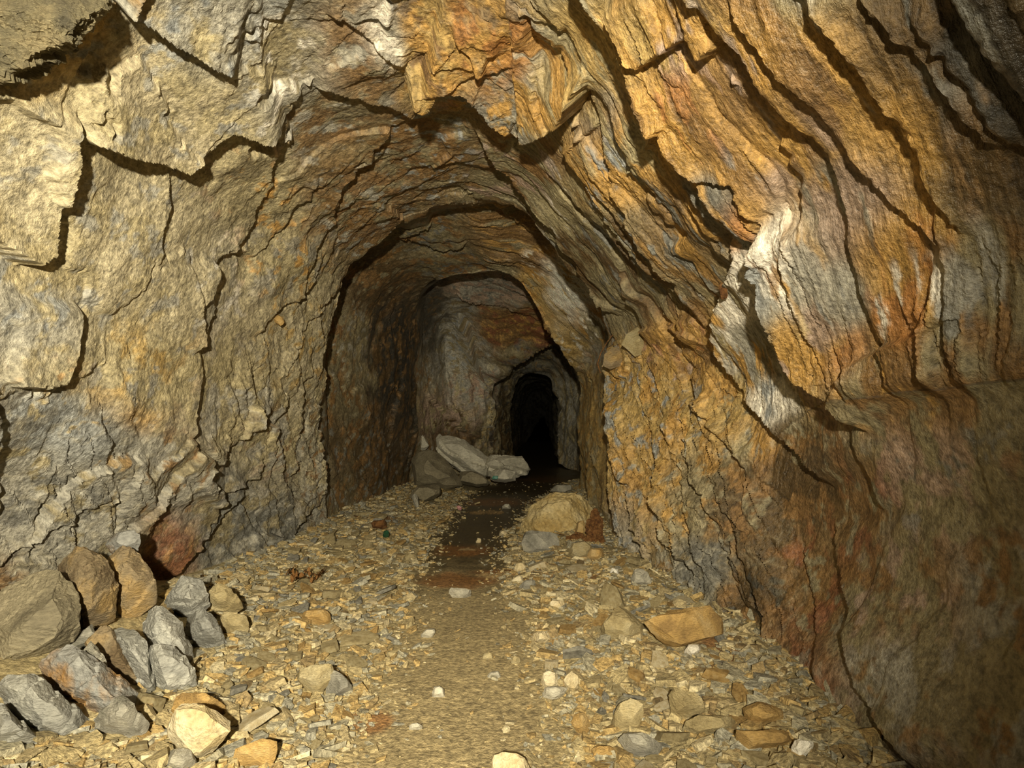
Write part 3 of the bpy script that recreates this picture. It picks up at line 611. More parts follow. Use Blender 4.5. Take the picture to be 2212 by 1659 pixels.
def rock(name, outline, d, thick, mat, label, cat='rock', front=(), group=None, amp_=.012, cell=.035, freq=5, seed=1, ground=True, squash=.62, tiltd=0.0, kind=None, back=.75, strata=None, bevel=.012, chips_=26):
    """a boulder whose outline from the tunnel mouth is OUTLINE (pixels) at distance D; THICK metres deep.
    FRONT adds ridge points (px, py, metres towards the viewer); TILTD leans the top back by that many metres."""
    o = np.array(outline, float); c = o.mean(0)
    ymin, ymax = o[:, 1].min(), o[:, 1].max()
    pts = []
    lean = lambda y: tiltd * (ymax - y) / max(ymax - ymin, 1)
    for x, y in o: pts.append(W(x, y, d + lean(y)))
    if not len(front):
        for x, y in c + (o - c) * squash: pts.append(W(x, y, d + lean(y) - thick * .42))
    for x, y, q in front: pts.append(W(x, y, d + lean(y) - q))
    for x, y in c + (o - c) * .7: pts.append(W(x, y + (ymax - c[1]) * .12, d + lean(y) + thick * back))
    if ground:                                   # a foot sunk a little way into the rubble
        b = sorted(o.tolist(), key=lambda p: -p[1])[:3]
        for x, y in b:
            w = W(x, y, d); pts.append((w[0], w[1] + thick * .15, w[2] - .03))
    P = np.array(pts); base = np.array((P[:, 0].mean(), P[:, 1].mean(), P[:, 2].min()))
    bm = hull_bm([tuple(p - base) for p in P])
    roughen(bm, cell, amp_ * .6, freq, seed, bevel=0, chipn=chips_, strata=strata)
    ob = finish(bm, name, mat, tuple(base))
    return tag(ob, label, cat, group, kind)

def dist_at(py, z=0.0):                 # distance of floor height z seen at image row py
    return F * (CAMZ - z) / (py - HY)

# --- the heap of boulders against the left wall
LB = [
    ('boulder', [(-60, 1330), (10, 1265), (60, 1235), (110, 1232), (150, 1262), (172, 1310), (176, 1345), (150, 1380), (90, 1415), (40, 1445), (-40, 1460)], 2.35, .5, 'dust',
     'large dusty brown boulder at the left edge, above the grey slabs', [(60, 1330, .22), (120, 1290, .15), (20, 1400, .22), (100, 1380, .16)]),
    ('boulder', [(128, 1225), (165, 1186), (200, 1192), (232, 1215), (252, 1262), (250, 1300), (225, 1330), (185, 1352), (160, 1330), (140, 1290)], 2.55, .4, 'rusty',
     'rust-mottled boulder between the big dusty boulder and the left wall', [(190, 1250, .16), (215, 1290, .14), (170, 1300, .15)]),
    ('boulder', [(232, 1200), (262, 1178), (300, 1190), (322, 1225), (332, 1258), (318, 1290), (285, 1330), (262, 1335), (245, 1290)], 2.72, .4, 'rusty',
     'brown boulder with a dark split face, right of the rust-mottled boulder', [(270, 1240, .15), (300, 1260, .12)]),
    ('rock', [(228, 1178), (250, 1148), (278, 1138), (300, 1152), (302, 1175), (280, 1192), (250, 1192)], 2.85, .2, 'mixed',
     'small grey rock with an orange patch perched on the brown boulder', [(268, 1165, .07)]),
    ('flat_rock', [(-40, 1480), (5, 1478), (60, 1452), (90, 1470), (150, 1530), (195, 1570), (205, 1600), (120, 1595), (40, 1560)], 1.98, .3, 'blue',
     'blue-grey slab lying low at the left edge under the dusty boulder', [(60, 1500, .12), (130, 1560, .12)]),
    ('flat_rock', [(92, 1440), (125, 1405), (158, 1400), (200, 1425), (270, 1470), (312, 1510), (318, 1545), (290, 1582), (230, 1560), (160, 1510), (105, 1475)], 2.12, .34, 'mixed',
     'long grey slab with rust blotches, in front of the grey boulders', [(150, 1440, .14), (240, 1500, .16), (280, 1540, .15)]),
    ('flat_rock', [(195, 1535), (248, 1503), (290, 1520), (310, 1560), (290, 1590), (210, 1570)], 1.92, .2, 'grey',
     'grey flat rock with a rusty rim leaning on the blotched slab', [(250, 1545, .08)]),
    ('flat_rock', [(180, 1390), (205, 1352), (235, 1355), (262, 1420), (300, 1470), (330, 1525), (300, 1520), (250, 1470), (205, 1430)], 2.3, .3, 'rusty',
     'rust-brown slab face in the crack between two grey slabs', [(250, 1440, .08)]),
    ('flat_rock', [(240, 1345), (258, 1338), (300, 1375), (325, 1405), (328, 1450), (335, 1500), (322, 1520), (290, 1450), (262, 1400)], 2.28, .25, 'blue',
     'narrow blue-grey slab standing on edge beside the rust-brown face', [(290, 1400, .08), (318, 1460, .08)]),
    ('boulder', [(300, 1330), (318, 1308), (350, 1318), (388, 1345), (410, 1395), (412, 1470), (380, 1480), (345, 1430), (318, 1380)], 2.45, .35, 'blue',
     'blue-grey fluted boulder at the middle of the left heap', [(345, 1360, .14), (380, 1410, .14), (330, 1350, .1)]),
    ('boulder', [(330, 1375), (372, 1400), (415, 1440), (420, 1475), (395, 1500), (360, 1510), (335, 1480), (325, 1425)], 2.3, .3, 'blue',
     'blue-grey boulder low in front of the fluted one', [(370, 1450, .14), (345, 1420, .1)]),
    ('boulder', [(372, 1270), (392, 1246), (430, 1244), (448, 1268), (440, 1300), (410, 1330), (378, 1318), (352, 1300)], 2.85, .3, 'blue',
     'angular grey boulder at the top of the heap, by the wall foot', [(405, 1280, .12), (425, 1290, .08)]),
    ('boulder', [(405, 1325), (440, 1316), (468, 1340), (484, 1370), (480, 1392), (450, 1398), (415, 1390), (402, 1355)], 2.65, .28, 'blue',
     'rounded grey boulder at the right end of the heap', [(440, 1355, .12)]),
    ('rock', [(182, 1402), (195, 1387), (215, 1400), (228, 1425), (222, 1434), (195, 1420)], 2.16, .12, 'grey',
     'small pale grey chip wedged above the blotched slab', [(205, 1412, .05)]),
    ('flat_rock', [(-40, 1520), (0, 1518), (40, 1560), (72, 1590), (60, 1608), (-40, 1610)], 1.85, .25, 'blue',
     'dark grey slab at the lower left corner', [(20, 1570, .1)]),
    ('flat_rock', [(140, 1400), (170, 1372), (200, 1345), (206, 1362), (190, 1385), (120, 1412)], 2.4, .2, 'grey',
     'thin grey plate sticking out under the dusty boulder', [(175, 1380, .05)]),
    ('rock', [(448, 1285), (470, 1262), (500, 1272), (518, 1300), (505, 1316), (460, 1312)], 2.95, .2, 'tan',
     'tan rock with orange film beside the grey heap', [(480, 1292, .07)]),
]
for k, (nm, ol, d, th, mt, lab, fr) in enumerate(LB):
    _c = np.mean(ol, axis=0); ol = [(max(_c[0] + (x - _c[0]) * 1.09, -25), _c[1] + (y - _c[1]) * 1.10) for x, y in ol]
    rock(nm, ol, d - .08, th, M[mt], lab, 'boulder' if nm == 'boulder' else 'rock', fr, 'boulder heap against the left wall', seed=k + 2, amp_=.017, cell=.014, freq=7, back=.45, chips_=16, strata=((-.55, -.25, .8), .07, .009))

# --- single rocks that stand out
SR = [
    ('rock', [(350, 1560), (372, 1520), (420, 1516), (470, 1530), (503, 1555), (500, 1580), (470, 1598), (440, 1605), (424, 1640), (412, 1642), (385, 1605), (355, 1580)], 0, .22, 'cream',
     'pale cream angular rock, the brightest on the left bank', [(400, 1560, .08), (425, 1600, .10), (385, 1545, .07), (460, 1565, .06), (480, 1560, .04)]),
    ('rock', [(358, 1545), (365, 1510), (392, 1495), (440, 1498), (496, 1520), (500, 1550), (440, 1565)], 0, .2, 'ochre',
     'brown layered block right behind the pale cream rock', [(420, 1515, .05), (380, 1525, .05)]),
    ('rock', [(1058, 1665), (1066, 1632), (1085, 1624), (1120, 1630), (1150, 1645), (1162, 1665), (1120, 1690)], 0, .18, 'cream',
     'cream rock cut by the bottom edge of the photo', [(1085, 1650, .06), (1130, 1660, .06)]),
    ('rock', [(964, 1276), (968, 1268), (1000, 1270), (1020, 1274), (1023, 1284), (1014, 1290), (985, 1290), (975, 1284)], 0, .1, 'pale',
     'long pale rock lying across the middle of the path', [(995, 1279, .03)]),
    ('stone', [(908, 1372), (920, 1360), (938, 1356), (943, 1362), (930, 1371), (915, 1375)], 0, .05, 'pale', 'small pale sliver on the left side of the path', []),
    ('stone', [(933, 1500), (935, 1484), (950, 1481), (963, 1486), (962, 1500), (948, 1502)], 0, .05, 'pale', 'squarish pale stone alone on the near path', []),
    ('stone', [(880, 1568), (890, 1562), (905, 1560), (915, 1566), (905, 1572), (885, 1573)], 0, .04, 'pale', 'thin pale flake at the lower left of the path', []),
    ('stone', [(1052, 1458), (1062, 1449), (1078, 1448), (1084, 1456), (1070, 1461)], 0, .04, 'pale', 'small pale flake on the right side of the path', []),
    ('stone', [(1041, 1416), (1050, 1408), (1064, 1411), (1066, 1419), (1052, 1421)], 0, .04, 'tan', 'small tan flake on the path, up from the pale flake', []),
    ('stone', [(1104, 1428), (1106, 1416), (1118, 1414), (1124, 1424), (1118, 1430)], 0, .04, 'tan', 'tan chip at the right edge of the path', []),
    ('stone', [(1167, 1470), (1172, 1452), (1190, 1447), (1206, 1456), (1208, 1472), (1196, 1483), (1176, 1482)], 0, .09, 'cream', 'rounded cream stone, left one of the bright trio beside the path', []),
    ('stone', [(1218, 1470), (1224, 1452), (1238, 1448), (1250, 1462), (1248, 1482), (1238, 1490), (1226, 1484)], 0, .08, 'cream', 'upright cream stone, right one of the bright trio beside the path', []),
    ('stone', [(1170, 1500), (1176, 1486), (1200, 1481), (1226, 1486), (1222, 1496), (1200, 1505), (1178, 1506)], 0, .08, 'pale', 'flat pale stone, lowest of the bright trio beside the path', []),
    ('rock', [(1290, 1362), (1315, 1330), (1338, 1301), (1345, 1300), (1372, 1328), (1392, 1350), (1385, 1372), (1340, 1378), (1300, 1376)], 0, .28, 'tan',
     'pyramid-shaped tan rock on the right bank', [(1345, 1325, .1), (1335, 1366, .14), (1380, 1350, .05)]),
    ('flat_rock', [(1388, 1345), (1420, 1330), (1475, 1312), (1535, 1306), (1568, 1318), (1588, 1350), (1580, 1362), (1520, 1380), (1470, 1398), (1440, 1385)], 0, .4, 'ochre',
     'big flat ochre slab on the right bank near the wall', [(1470, 1345, .16), (1440, 1370, .12), (1520, 1350, .14), (1475, 1385, .14)]),
    ('rock', [(1318, 1560), (1335, 1522), (1362, 1506), (1388, 1512), (1392, 1545), (1380, 1578), (1345, 1582)], 0, .16, 'tan', 'blocky tan rock above the big grey plate on the right bank', [(1350, 1545, .06), (1375, 1550, .05)]),
    ('plate', [(1318, 1590), (1345, 1578), (1390, 1582), (1420, 1604), (1440, 1622), (1425, 1634), (1370, 1622)], 0, .12, 'grey', 'large grey slate plate leaning at the front of the right bank', [(1380, 1600, .05)]),
    ('rock', [(1231, 1558), (1240, 1542), (1262, 1540), (1276, 1560), (1272, 1578), (1255, 1580)], 0, .1, 'ochre', 'orange block at the left edge of the right bank', [(1252, 1556, .05)]),
    ('plate', [(1268, 1622), (1290, 1610), (1330, 1612), (1335, 1624), (1320, 1632), (1275, 1632)], 0, .1, 'ochre', 'flat ochre plate at the bottom of the right bank, by the grey plate', []),
    ('stone', [(1708, 1612), (1716, 1597), (1742, 1594), (1760, 1604), (1748, 1628), (1728, 1638), (1716, 1630)], 0, .09, 'white', 'whitish stone in the lower right rubble beside the wall', [(1735, 1612, .04)]),
    ('plate', [(1584, 1595), (1590, 1576), (1640, 1582), (1700, 1574), (1736, 1590), (1700, 1602), (1660, 1604), (1600, 1618)], 0, .14, 'ochre', 'broad ochre plate to the left of the whitish stone', []),
    ('plate', [(1440, 1500), (1452, 1488), (1500, 1492), (1528, 1508), (1540, 1530), (1500, 1548), (1455, 1540)], 0, .16, 'tan', 'weathered tan plate in the middle of the right bank', [(1490, 1520, .05)]),
    ('plate', [(1470, 1562), (1510, 1540), (1580, 1548), (1600, 1562), (1560, 1580), (1500, 1582)], 0, .14, 'tan', 'long tan plate below the weathered plate on the right bank', []),
    ('plate', [(1600, 1530), (1640, 1516), (1690, 1530), (1700, 1550), (1650, 1560), (1612, 1552)], 0, .14, 'ochre', 'ochre plate close to the foot of the right wall', []),
    ('stone', [(1478, 1405), (1490, 1388), (1512, 1390), (1520, 1400), (1505, 1412), (1486, 1414)], 0, .07, 'white', 'pale grey cube-like stone in front of the big ochre slab', []),
    ('rock', [(1360, 1258), (1372, 1226), (1388, 1228), (1412, 1246), (1408, 1258), (1380, 1262)], 0, .12, 'pale', 'pale grey pointed rock at the foot of the right wall', []),
    ('stone', [(1316, 1238), (1322, 1225), (1336, 1230), (1340, 1240), (1326, 1241)], 0, .06, 'white', 'whitish chip left of the pale pointed rock', []),
    ('rock', [(1108, 1228), (1112, 1216), (1128, 1214), (1138, 1224), (1132, 1233), (1116, 1234)], 0, .08, 'cream', 'cream lump at the head of the right bank', []),
    ('stone', [(1102, 1254), (1118, 1244), (1130, 1243), (1130, 1252), (1116, 1258)], 0, .06, 'cream', 'cream chip on the rusty patch of the path', []),
    ('plate', [(1118, 1266), (1135, 1254), (1160, 1252), (1160, 1260), (1135, 1270)], 0, .07, 'grey', 'grey lath-shaped plate beside the rusty patch of the path', []),
    ('rock', [(1180, 1302), (1190, 1294), (1220, 1298), (1226, 1310), (1210, 1314), (1186, 1310)], 0, .1, 'cream', 'cream flat rock on the inner edge of the right bank', []),
    ('rock', [(1146, 1384), (1152, 1366), (1172, 1362), (1200, 1372), (1180, 1382), (1158, 1386)], 0, .09, 'cream', 'cream stone right of the near path', []),
    ('rock', [(868, 1208), (876, 1196), (896, 1196), (904, 1206), (896, 1212), (876, 1213)], 0, .1, 'tan', 'tan lump on the left side of the wet path', []),
    ('rock', [(900, 1196), (906, 1190), (922, 1188), (924, 1195), (912, 1200)], 0, .08, 'ochre', 'ochre brick-shaped stone beside the tan lump', []),
    ('block', [(470, 1352), (474, 1320), (505, 1322), (535, 1330), (540, 1360), (505, 1372)], 0, .16, 'tan', 'tan split block next to the right end of the grey heap', [(505, 1340, .05)]),
    ('block', [(650, 1330), (660, 1318), (700, 1316), (720, 1330), (705, 1345), (665, 1345)], 0, .12, 'ochre', 'ochre rock halfway across the left bank', []),
    ('plate', [(636, 1458), (650, 1440), (720, 1432), (726, 1450), (690, 1490), (672, 1500)], 0, .18, 'tan', 'tan wedge-shaped plate on the left bank near the path', [(670, 1465, .06), (700, 1450, .04)]),
    ('plate', [(705, 1460), (725, 1440), (750, 1462), (760, 1480), (730, 1500), (704, 1500)], 0, .14, 'grey', 'grey plate touching the tan wedge on the left bank', []),
    ('plate', [(510, 1610), (560, 1590), (600, 1600), (590, 1640), (545, 1660), (500, 1650)], 0, .16, 'ochre', 'ochre slab fragment at the bottom of the left bank', [(550, 1625, .05)]),
    ('plate', [(354, 1650), (362, 1620), (410, 1612), (420, 1640), (400, 1662)], 0, .14, 'grey', 'grey slab fragment under the pale cream rock', []),
    # mid distance, right pile
    ('block', [(1124, 1188), (1128, 1150), (1150, 1144), (1190, 1148), (1212, 1158), (1208, 1184), (1180, 1192), (1150, 1192)], 0, .3, 'grey',
     'grey and yellow striped block at the front of the right pile', [(1165, 1168, .14), (1140, 1165, .1), (1195, 1172, .1)]),
    ('rock', [(1226, 1196), (1235, 1172), (1260, 1166), (1280, 1180), (1284, 1196), (1255, 1204)], 0, .24, 'tan', 'tan rock right of the striped block', []),
    ('rock', [(1268, 1200), (1275, 1184), (1300, 1184), (1306, 1200), (1285, 1208)], 0, .18, 'ochre', 'small ochre rock at the right end of the pile front', []),
    ('rock', [(1240, 1150), (1246, 1126), (1262, 1124), (1270, 1146), (1258, 1156)], 0, .16, 'ochre', 'ochre lump against the right wall above the pile', []),
    ('rock', [(1172, 1080), (1185, 1066), (1220, 1062), (1226, 1076), (1200, 1086)], 0, .3, 'grey', 'grey flat rock behind the yellow mound', []),
    ('rock', [(1186, 1058), (1195, 1048), (1235, 1046), (1242, 1056), (1220, 1064)], 0, .4, 'pale', 'pale flat rock in the puddle far right', []),
    ('stone', [(1083, 1095), (1090, 1088), (1100, 1088), (1104, 1096), (1094, 1098)], 0, .12, 'pale', 'pale stone beside the sandy streak in the puddle', []),
    ('stone', [(1078, 1152), (1082, 1144), (1092, 1146), (1098, 1154), (1088, 1156)], 0, .1, 'cream', 'cream stone on the right shore of the wet path', []),
    ('stone', [(1028, 1170), (1032, 1162), (1040, 1164), (1038, 1171)], 0, .06, 'cream', 'tiny cream stone alone in the wet path', []),
    # far, fallen slab
    ('boulder', [(1056, 1034), (1062, 1014), (1090, 1010), (1114, 1018), (1118, 1034), (1090, 1040)], 9.0, .4, 'bright',
     'rounded pale boulder under the pointed slab end', []),
    ('boulder', [(876, 1030), (880, 992), (905, 972), (940, 970), (965, 992), (985, 1020), (1000, 1046), (960, 1056), (900, 1052)], 8.65, .7, 'dust',
     'wide dusty boulder on the left of the fallen slab', [(930, 1005, .45), (960, 1035, .4), (905, 1020, .4)]),
    ('rock', [(880, 1074), (900, 1050), (945, 1046), (960, 1060), (940, 1072), (912, 1084)], 0, .5, 'dust', 'flat dusty rock in front of the wide dusty boulder', []),
    ('spike', [(908, 970), (909, 945), (912, 937), (920, 952), (927, 962), (918, 968)], 9.5, .16, 'bright', 'pale upright rock spike at the left end of the fallen slab', []),
    ('rock', [(888, 1070), (895, 1062), (902, 1070), (906, 1092), (902, 1096), (894, 1086)], 0, .1, 'pale', 'pale narrow stone standing near the left wall foot', []),
    ('boulder', [(985, 1040), (992, 1018), (1020, 1016), (1045, 1028), (1062, 1044), (1030, 1050)], 9.0, .5, 'dust', 'brown boulder half buried below the fallen slab', []),
]
for k, (nm, ol, d, th, mt, lab, fr) in enumerate(SR):
    yb = max(p[1] for p in ol); xb = sum(p[0] for p in ol) / len(ol)
    if d == 0:
        d = dist_at(yb, .03)
        for _ in range(4):
            z = float(floor_z(np.array([(xb - CX) / F * d]), np.array([d]))[0]); d = dist_at(yb, z + .004)
    size = (max(p[0] for p in ol) - min(p[0] for p in ol)) / F * d
    cat = {'stone': 'stone', 'plate': 'rock plate', 'flat_rock': 'flat rock', 'fallen_slab': 'fallen rock', 'boulder': 'boulder', 'block': 'rock block', 'spike': 'rock spike'}.get(nm, 'rock')
    name = {'plate': 'slate_plate', 'fallen_slab': 'fallen_rock', 'block': 'rock_block', 'spike': 'rock_spike'}.get(nm, nm)
    rock(name, ol, d, th, M[mt], lab, cat, fr, None, seed=k + 40, amp_=min(.02, size * .07), cell=max(size / 14, .012), freq=1.4 / max(size, .04), bevel=size * .03)

# --- the long fallen slab: one body with a kink in the middle
fa = rock('fallen_slab', [(934, 972), (938, 936), (965, 938), (1002, 952), (1035, 974), (1062, 992), (1068, 1022), (1050, 1036), (1008, 1026), (970, 1004)], 9.3, .7, M['bright'],
          'long pale fallen slab sloping down across the mid tunnel, its pointed end over the dark path', 'fallen slab', [(985, 965, .25), (1025, 990, .3), (1040, 1015, .3), (960, 950, .15)], amp_=.04, cell=.05, freq=2.5, seed=201, strata=((.5, -.2, .8), .2, .06))
fb = rock('tmp', [(1030, 1026), (1040, 984), (1090, 984), (1140, 988), (1157, 998), (1154, 1010), (1136, 1024), (1090, 1030)], 9.3, .6, M['bright'], None, None,
          [(1100, 1000, .25), (1135, 1004, .15)], amp_=.04, cell=.05, freq=2.5, seed=202, strata=((.5, -.2, .8), .2, .06))
bm = bmesh.new(); bm.from_mesh(fa.data); fb.data.transform(Matrix.Translation(fb.location - fa.location)); bm.from_mesh(fb.data); bm.to_mesh(fa.data); bm.free()
bpy.data.objects.remove(fb)
fa.data.polygons.foreach_set('use_smooth', np.full(len(fa.data.polygons), True)); fa.data.set_sharp_from_angle(angle=.3)

# --- clay mound and rusty remains on the right, odds and ends
M['overhang'] = rock_mat('flaky_overhang', (.17, .15, .10), (.31, .265, .155), (.44, .36, .20), 9, 1, .1, .85, 1.0)
M['rust'] = rock_mat('rust_crumb', (.13, .055, .02), (.27, .12, .035), (.36, .19, .07), 30, 0, .1, .9, 1.0)
M['mesh'] = rock_mat('rusty_mesh', (.26, .11, .03), (.42, .20, .06), (.5, .27, .09), 40, 0, .1, .8)
M['glass'] = flat_mat('green_glass', (.02, .07, .035), .12)
M['pink'] = flat_mat('pink_foil', (.62, .32, .30), .35)
M['teal'] = flat_mat('green_plastic', (.10, .30, .22), .3)
rock('clay_mound', [(1122, 1160), (1126, 1122), (1150, 1092), (1188, 1068), (1240, 1064), (1275, 1080), (1290, 1112), (1284, 1152), (1230, 1174), (1160, 1174)], 5.55, .7, M['clay'],
     'yellow clay-covered mound against the foot of the right wall', 'mound', [(1180, 1100, .2), (1230, 1100, .2), (1170, 1140, .3), (1250, 1140, .28)], amp_=.05, cell=.03, freq=7, seed=91, chips_=10)
rock('rust_heap', [(1278, 1102), (1290, 1096), (1302, 1122), (1300, 1166), (1308, 1180), (1300, 1191), (1262, 1186), (1262, 1150)], 4.8, .12, M['rust'],
     'crumbling rust-brown heap standing at the right wall foot beside the mound', 'rusty debris', [], amp_=.06, cell=.015, freq=16, seed=92, chips_=6)
rock('rust_heap', [(1217, 1172), (1222, 1156), (1245, 1152), (1272, 1160), (1290, 1176), (1278, 1188), (1240, 1180)], 4.98, .14, M['rust'],
     'low crumbling rust-brown lump on the mound side of the rusty heap', 'rusty debris', [], amp_=.06, cell=.015, freq=16, seed=93, chips_=6)
p = surface(1378, 740)
rock('rock', [(1342, 745), (1352, 722), (1380, 704), (1406, 706), (1412, 730), (1400, 760), (1372, 772)], p[1] - .0, .22, M['tan'],
     'pale brown rock perched on the ledge of the right wall', 'rock', [(1380, 735, .1)], seed=94, ground=False, chips_=4)
p = surface(1330, 768)
rock('rock', [(1302, 790), (1306, 765), (1326, 748), (1352, 746), (1362, 765), (1340, 790), (1318, 798)], p[1] - .05, .2, M['rusty'],
     'brownish rock lodged below the pale perched rock on the right wall', 'rock', [(1330, 770, .08)], seed=95, ground=False, chips_=4)
p = surface(600, 687)
rock('rock_splinter', [(584, 690), (590, 674), (612, 686), (616, 700), (606, 704)], p[1] - .03, .10, M['ochre'],
     'small ochre splinter of rock wedged in the left wall beside the arch', 'rock splinter', [], seed=96, ground=False, cell=.01)
p = surface(1564, 630)
rock('iron_scrap', [(1554, 640), (1553, 612), (1562, 606), (1572, 618), (1570, 645), (1560, 650)], p[1] - .03, .05, M['rust'],
     'rusty iron scrap sticking out of the right wall beside the white-stained slab', 'iron scrap', [], seed=97, ground=False, cell=.008, amp_=.02, freq=30)

def strip_mesh(name, ctr, holes):
    """corroded perforated metal strip lying on the rubble, following pixel points CTR"""
    d = dist_at(1243, .09); bm = bmesh.new(); n = 26; wv = 6; g = []
    c = np.array([W(x, y, d) for x, y in ctr]); c[:, 2] = 0
    t = np.linspace(0, len(c) - 1, n); X = np.interp(t, range(len(c)), [W(x, y, d)[0] for x, y in ctr])
    for i in range(n):
        row = []
        for j in range(wv):
            yy = d - .13 * (j / (wv - 1) - .5) - .10 * math.sin(3.0 * i / n)
            zz = .115 + .02 * math.sin(i * .55) + .012 * math.sin(j * 1.9 + i)
            row.append(bm.verts.new((X[i], yy, zz)))
        g.append(row)
    rr = random.Random(3)
    for i in range(n - 1):
        for j in range(wv - 1):
            bm.faces.new((g[i][j], g[i + 1][j], g[i + 1][j + 1], g[i][j + 1]))
    r = bmesh.ops.inset_individual(bm, faces=bm.faces[:], thickness=.0022)
    small = [f for f in bm.faces if f not in set(r['faces'])]
    cand = sorted(bm.faces, key=lambda f: -f.calc_area())[:(n - 1) * (wv - 1)]
    kill = [f for f in cand if rr.random() < .7]
    bmesh.ops.delete(bm, geom=kill, context='FACES')
    o = finish(bm, name, M['mesh']); md = o.modifiers.new('thickness', 'SOLIDIFY'); md.thickness = .004
    return o
tag(strip_mesh('metal_mesh_strip', [(626, 1236), (650, 1240), (680, 1240), (703, 1242)], 0), 'rusted perforated metal strip lying on the left rubble near the wall', 'metal strip')
rock('rust_plate', [(800, 1136), (804, 1124), (832, 1122), (836, 1134), (820, 1138)], dist_at(1138, .08), .16, M['rust'], 'rust-red flat scrap on the left bank near the wet path', 'metal scrap', [], seed=98, cell=.02)
rock('glass_shard', [(826, 1153), (830, 1146), (840, 1145), (841, 1150), (833, 1154)], dist_at(1154, .08), .05, M['glass'], 'dark green glass shard on the left bank beside the rust-red scrap', 'glass', [], seed=99, cell=.02, amp_=.001)
rock('plastic_scrap', [(1062, 1034), (1064, 1028), (1070, 1031), (1076, 1028), (1076, 1035), (1068, 1036)], 8.85, .05, M['teal'], 'tiny green scrap in front of the fallen slab', 'litter', [], seed=100, cell=.03, amp_=.001, ground=False)
rock('foil_wrapper', [(985, 1094), (990, 1091), (997, 1095), (998, 1098), (990, 1097)], dist_at(1098, 0.0), .05, M['pink'], 'tiny pink wrapper at the edge of the puddle', 'litter', [], seed=101, cell=.03, amp_=.001)
rp = [(1338, 690), (1330, 715), (1312, 738), (1298, 762), (1291, 785), (1297, 806)]
bm = bmesh.new(); prev = None
for k, (x, y) in enumerate(rp):
    c = Vector(W(x, y, 4.55)); r_ = .008 - .0008 * k
    ringv = [bm.verts.new(c + Vector((math.cos(a) * r_, math.sin(a) * r_, .4 * math.cos(a) * r_))) for a in (0, 1.05, 2.09, 3.14, 4.19, 5.24)]
    if prev:
        for q in range(6): bm.faces.new((prev[q], prev[(q + 1) % 6], ringv[(q + 1) % 6], ringv[q]))
    else: bm.faces.new(ringv)
    prev = ringv
bm.faces.new(prev[::-1])
ho = finish(bm, 'hanging_root', M['rust'], sharp=1.2)
tag(ho, 'thin brown root curling down the right wall below the white-stained roof slab', 'root')
# rock hanging at the upper left: part of the roof
ov = rock('rock_overhang', [(-90, -70), (150, -80), (246, -60), (236, 5), (215, 28), (182, 58), (165, 92), (120, 100), (105, 140), (62, 168), (22, 178), (-90, 165)], 1.62, .42, M['overhang'], None, None,
          [(80, 60, .16), (150, 20, .14), (20, 110, .16), (-20, 20, .18), (60, 130, .08)], amp_=.05, cell=.010, freq=9, seed=120, ground=False, chips_=24, strata=((.45, -.3, .85), .06, .02))
ov.parent = bpy.data.objects['ceiling']

# ------------------------------------------------------------------ rubble
def flake_bm(r, flat, n, sd):
    rr = random.Random(sd); pts = []
    el = rr.uniform(.55, 1.0)
    for k in range(n):
        a = 2 * math.pi * (k + rr.uniform(-.3, .3)) / n
        q = rr.uniform(.72, 1.0)
        for zz in (-1, 1):
            s = rr.uniform(.75, 1.0)
            pts.append((math.cos(a) * q * s, math.sin(a) * q * s * el, zz * flat * rr.uniform(.5, 1.0)))
    return hull_bm([Vector(p) * r for p in pts])

PROTO = []
for k in range(14):
    bm = flake_bm(.5, random.uniform(.10, .38), random.randint(4, 6), 100 + k)
    roughen(bm, .2, .03, 3.0, k, 2, 0, 5)
    me = bpy.data.meshes.new('slate_fragment'); bm.to_mesh(me); bm.free()
    me.polygons.foreach_set('use_smooth', np.full(len(me.polygons), True)); me.set_sharp_from_angle(angle=.3)
    PROTO.append(me)

def wall_limits(y):
    """x of the left and right wall feet at distance y"""
    return (np.interp(y, [0, 2.0, 2.6, 3.2, 4.2, 5.6, 6.2, 9.3, 12], [-1.45, -1.30, -1.25, -1.5, -1.62, -1.62, -1.95, -1.3, -.1]),
            np.interp(y, [0, 1.9, 2.6, 3.4, 4.3, 5, 8.8, 12], [.88, .88, .98, 1.02, .84, .66, .85, 1.1]))

